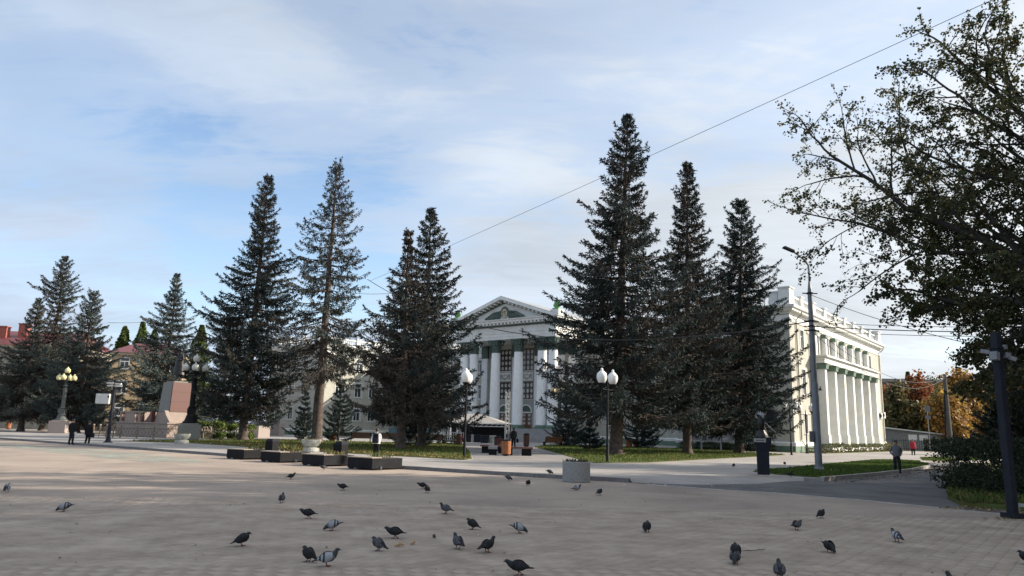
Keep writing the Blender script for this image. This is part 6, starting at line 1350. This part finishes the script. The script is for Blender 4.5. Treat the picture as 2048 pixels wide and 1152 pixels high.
PG = [ # pose, kind, x, y, heading (0 = right, 90 = away), label
 ('hunch', 'grey', -11.2, 17.39, 100, 'grey pigeon alone at the far left edge of the shade'), ('peck', 'grey', -7.89, 13.91, 185, 'grey pigeon pecking alone at the left with tail raised'),
 ('hunch', 'dark', -3.54, 10.52, 20, 'round dark pigeon with white fleck, hunched at lower left'), ('stand', 'dark', -6.59, 23.51, 30, 'upright dark pigeon left of the nearest planter on sunlit paving edge'),
 ('stand', 'check', -4.75, 16.39, 95, 'small bluish pigeon facing away left of centre'), ('walk', 'dark', -3.49, 13.73, 175, 'dark pigeon above the pecking grey pair at left'),
 ('peck', 'grey', -2.72, 12.25, 190, 'grey pigeon pecking with dark tail to the right, lower left'), ('hunch', 'dark', -2.36, 9.45, 150, 'dark pigeon standing right behind the pale grey one'),
 ('stand', 'grey', -2.08, 9.17, 15, 'pale grey pigeon walking right with black wing bars, lower left front'), ('walk', 'dark', -4.23, 19.93, 165, 'dark brownish pigeon facing left below the nearest planter'),
 ('walk', 'check', -6.92, 29.01, 200, 'small pigeon with pale head just before the planters'), ('hunch', 'check', -1.68, 10.38, 160, 'slate pigeon resting with head drawn in beside the bread'),
 ('walk', 'dark', -1.64, 11.55, 170, 'black pigeon stepping left above the bread crust'), ('walk', 'dark', -2.3, 21.04, 170, 'dark pigeon of the far pair left of centre, behind the other'),
 ('hunch', 'check', -2.04, 19.78, 250, 'white necked pigeon of the far pair, facing the camera'), ('stand', 'check', -1.17, 15.04, 160, 'blue sheened pigeon facing left at centre'),
 ('hunch', 'dark', -.55, 12.77, 165, 'black pigeon preening with its tail to the right at centre'), ('stand', 'check', -.65, 10.7, 120, 'slim grey pigeon facing away with its tail to the right, lower centre'),
 ('stand', 'dark', -.25, 10.46, 45, 'black pigeon with white tail feather, lower centre'), ('peck', 'grey', .2, 12.47, 0, 'pale grey pigeon pecking to the right at centre'),
 ('walk', 'dark', .15, 8.9, 170, 'dark pigeon cut by the bottom edge near the centre'), ('peck', 'check', .03, 25.45, 20, 'small pigeon pecking at the kerb left of the drum planter'),
 ('hunch', 'dark', .62, 23.13, 280, 'dark pigeon facing the camera left of the drum planter'), ('sit', 'grey', 1.95, 21.8, 10, 'pale pigeon lying on the paving under the drum planter'),
 ('hunch', 'check', 2.41, 20.26, 300, 'dark mottled pigeon right of and below the drum planter'), ('hunch', 'dark', 2.33, 12.97, 70, 'black pigeon alone right of centre, back to the camera'),
 ('hunch', 'dark', 3.1, 10.58, 80, 'black pigeon behind the mottled one, lower right'), ('peck', 'check', 2.92, 10.01, 250, 'mottled pigeon with bowed head in front of the black one, lower right'),
 ('walk', 'check', 5.11, 13.73, 40, 'chequered grey pigeon standing right of centre by the road edge'), ('hunch', 'dark', 6.4, 15.84, 30, 'dark round pigeon nearest the road edge on the right'),
 ('peck', 'dark', 4.61, 11.18, 280, 'dark ball shaped pigeon facing the camera, right'), ('stand', 'grey', 6.23, 12.47, 95, 'grey pigeon facing away at the right'),
 ('stand', 'check', 3.16, 9.09, 75, 'mottled pigeon at the bottom edge, right of centre'), ('stand', 'dark', 4.85, 8.5, 100, 'pigeon head at the bottom edge, far right'),
 ('hunch', 'dark', 6.98, 10.5, 150, 'dark pigeon cut by the right edge'), ('sit', 'check', -9.44, 34.2, 10, 'pigeon beside the planter bench with the tallest plants'),
 ('hunch', 'check', -4.85, 29.3, 90, 'dark pigeon against the right face of the nearest planter bench'),
]
for p in PG: pigeon(*p)
for p in [('peck', 'check', 1.5, 27.6, 10, 'pigeon on the pavement left of the drum planter'), ('hunch', 'dark', 11.1, 37.8, 60, 'tiny pigeon on the pavement left of the eagle pedestal'), ('hunch', 'dark', 15.2, 42.2, 80, 'tiny pigeon on the pavement beyond the street light'), ('walk', 'dark', 10.9, 29.7, 170, 'black pigeon on the flags right of the eagle pedestal')]:
    pigeon(*p, z=PAVE + .004)

# crusts, twigs, crumbs
m_bread = mat('bread_crust', (.42, .29, .17), .8, .2, 30, .3, 60); m_twigd = mat('dry_twig', (.05, .04, .032), .9)
for i, (x, y, s, a, lab) in enumerate(((-1.46, 10.78, .065, .4, 'pale bread crust beside the resting slate pigeon'), (-1.30, 11.0, .055, 1.2, 'smaller bread crust right of the pale one'), (-1.07, 11.7, .04, 2.0, 'curled leaf near the black stepping pigeon'))):
    MB().tube([(-s, 0, .012), (-s * .3, .01, .026), (s * .4, 0, .03), (s, .008, .014)], [.012, .026, .024, .01], 7).build('bread_crust' if i < 2 else 'dry_leaf', m_bread if i < 2 else m_twigd, loc=(x, y, .011), rz=a, label=lab, cat='bread' if i < 2 else 'leaf')
for i, (x, y, L, a, lab) in enumerate(((3.62, 11.15, .2, .3, 'dark twig right of the two black pigeons'), (3.42, 11.05, .16, -.2, 'thin twig beside the darker twig, lower right'), (-6.6, 9.9, .25, .2, 'dry twig at lower left'))):
    MB().tube([(-L / 2, 0, .008), (-L * .1, .02, .014), (L * .2, .01, .012), (L / 2, .03, .02)], [.004, .006, .006, .003], 5).build('twig', m_twigd, loc=(x, y, .011), rz=a, label=lab, cat='twig')
r = thing('fallen_branch', 'bare dark twig sticking out of the hedge over the asphalt', 'branch', (14.0, 23.6, .6), R(160)); MB().tube([(-.3, 0, -.1), (.4, 0, .1), (.8, .1, .15), (1.2, 0, .1), (1.7, .1, .05)], [.02, .018, .015, .012, .006], 6).build('branch', m_twigd, r); MB().tube([(.75, .08, .14), (.95, .2, -.05), (1.0, .25, -.3)], [.012, .01, .005], 5).build('side_twig', m_twigd, r)

# unseen lime trees added right of the view only to shade the square
shade_lime = broadleaf('lime_tree', 'leafy lime added unseen for shade at right, nearer than the big one', (27.5, 12.0, .1), (5.5, .42), 9, 5, (9, 6, 5, 5), (R(58), R(45), R(45), R(48)), (1.6, .62, .58, .6), (.2, .28, .1, -.05, -.2), 80000, .17, LIME, LP, 'lime trees along the right side', .34, .3)
shade_lime.scale = (1.4,) * 3
for x, y, a, s, lab in ((31, 22.5, 3.0, 1.15, 'second row, beside the big one'), (27, 1.5, 4.0, 1.3, 'level with the viewer'), (42.5, 38.5, 1.0, 1.25, 'behind the big one'), (40, 9, .5, 1.4, 'third row, nearer than the big one'), (41, 19, 2.6, 1.35, 'third row, beside the big one')):
    dup(shade_lime, (x, y, .1), a, 'leafy lime added unseen for shade at right, ' + lab, s)
print('objects', len(bpy.data.objects))
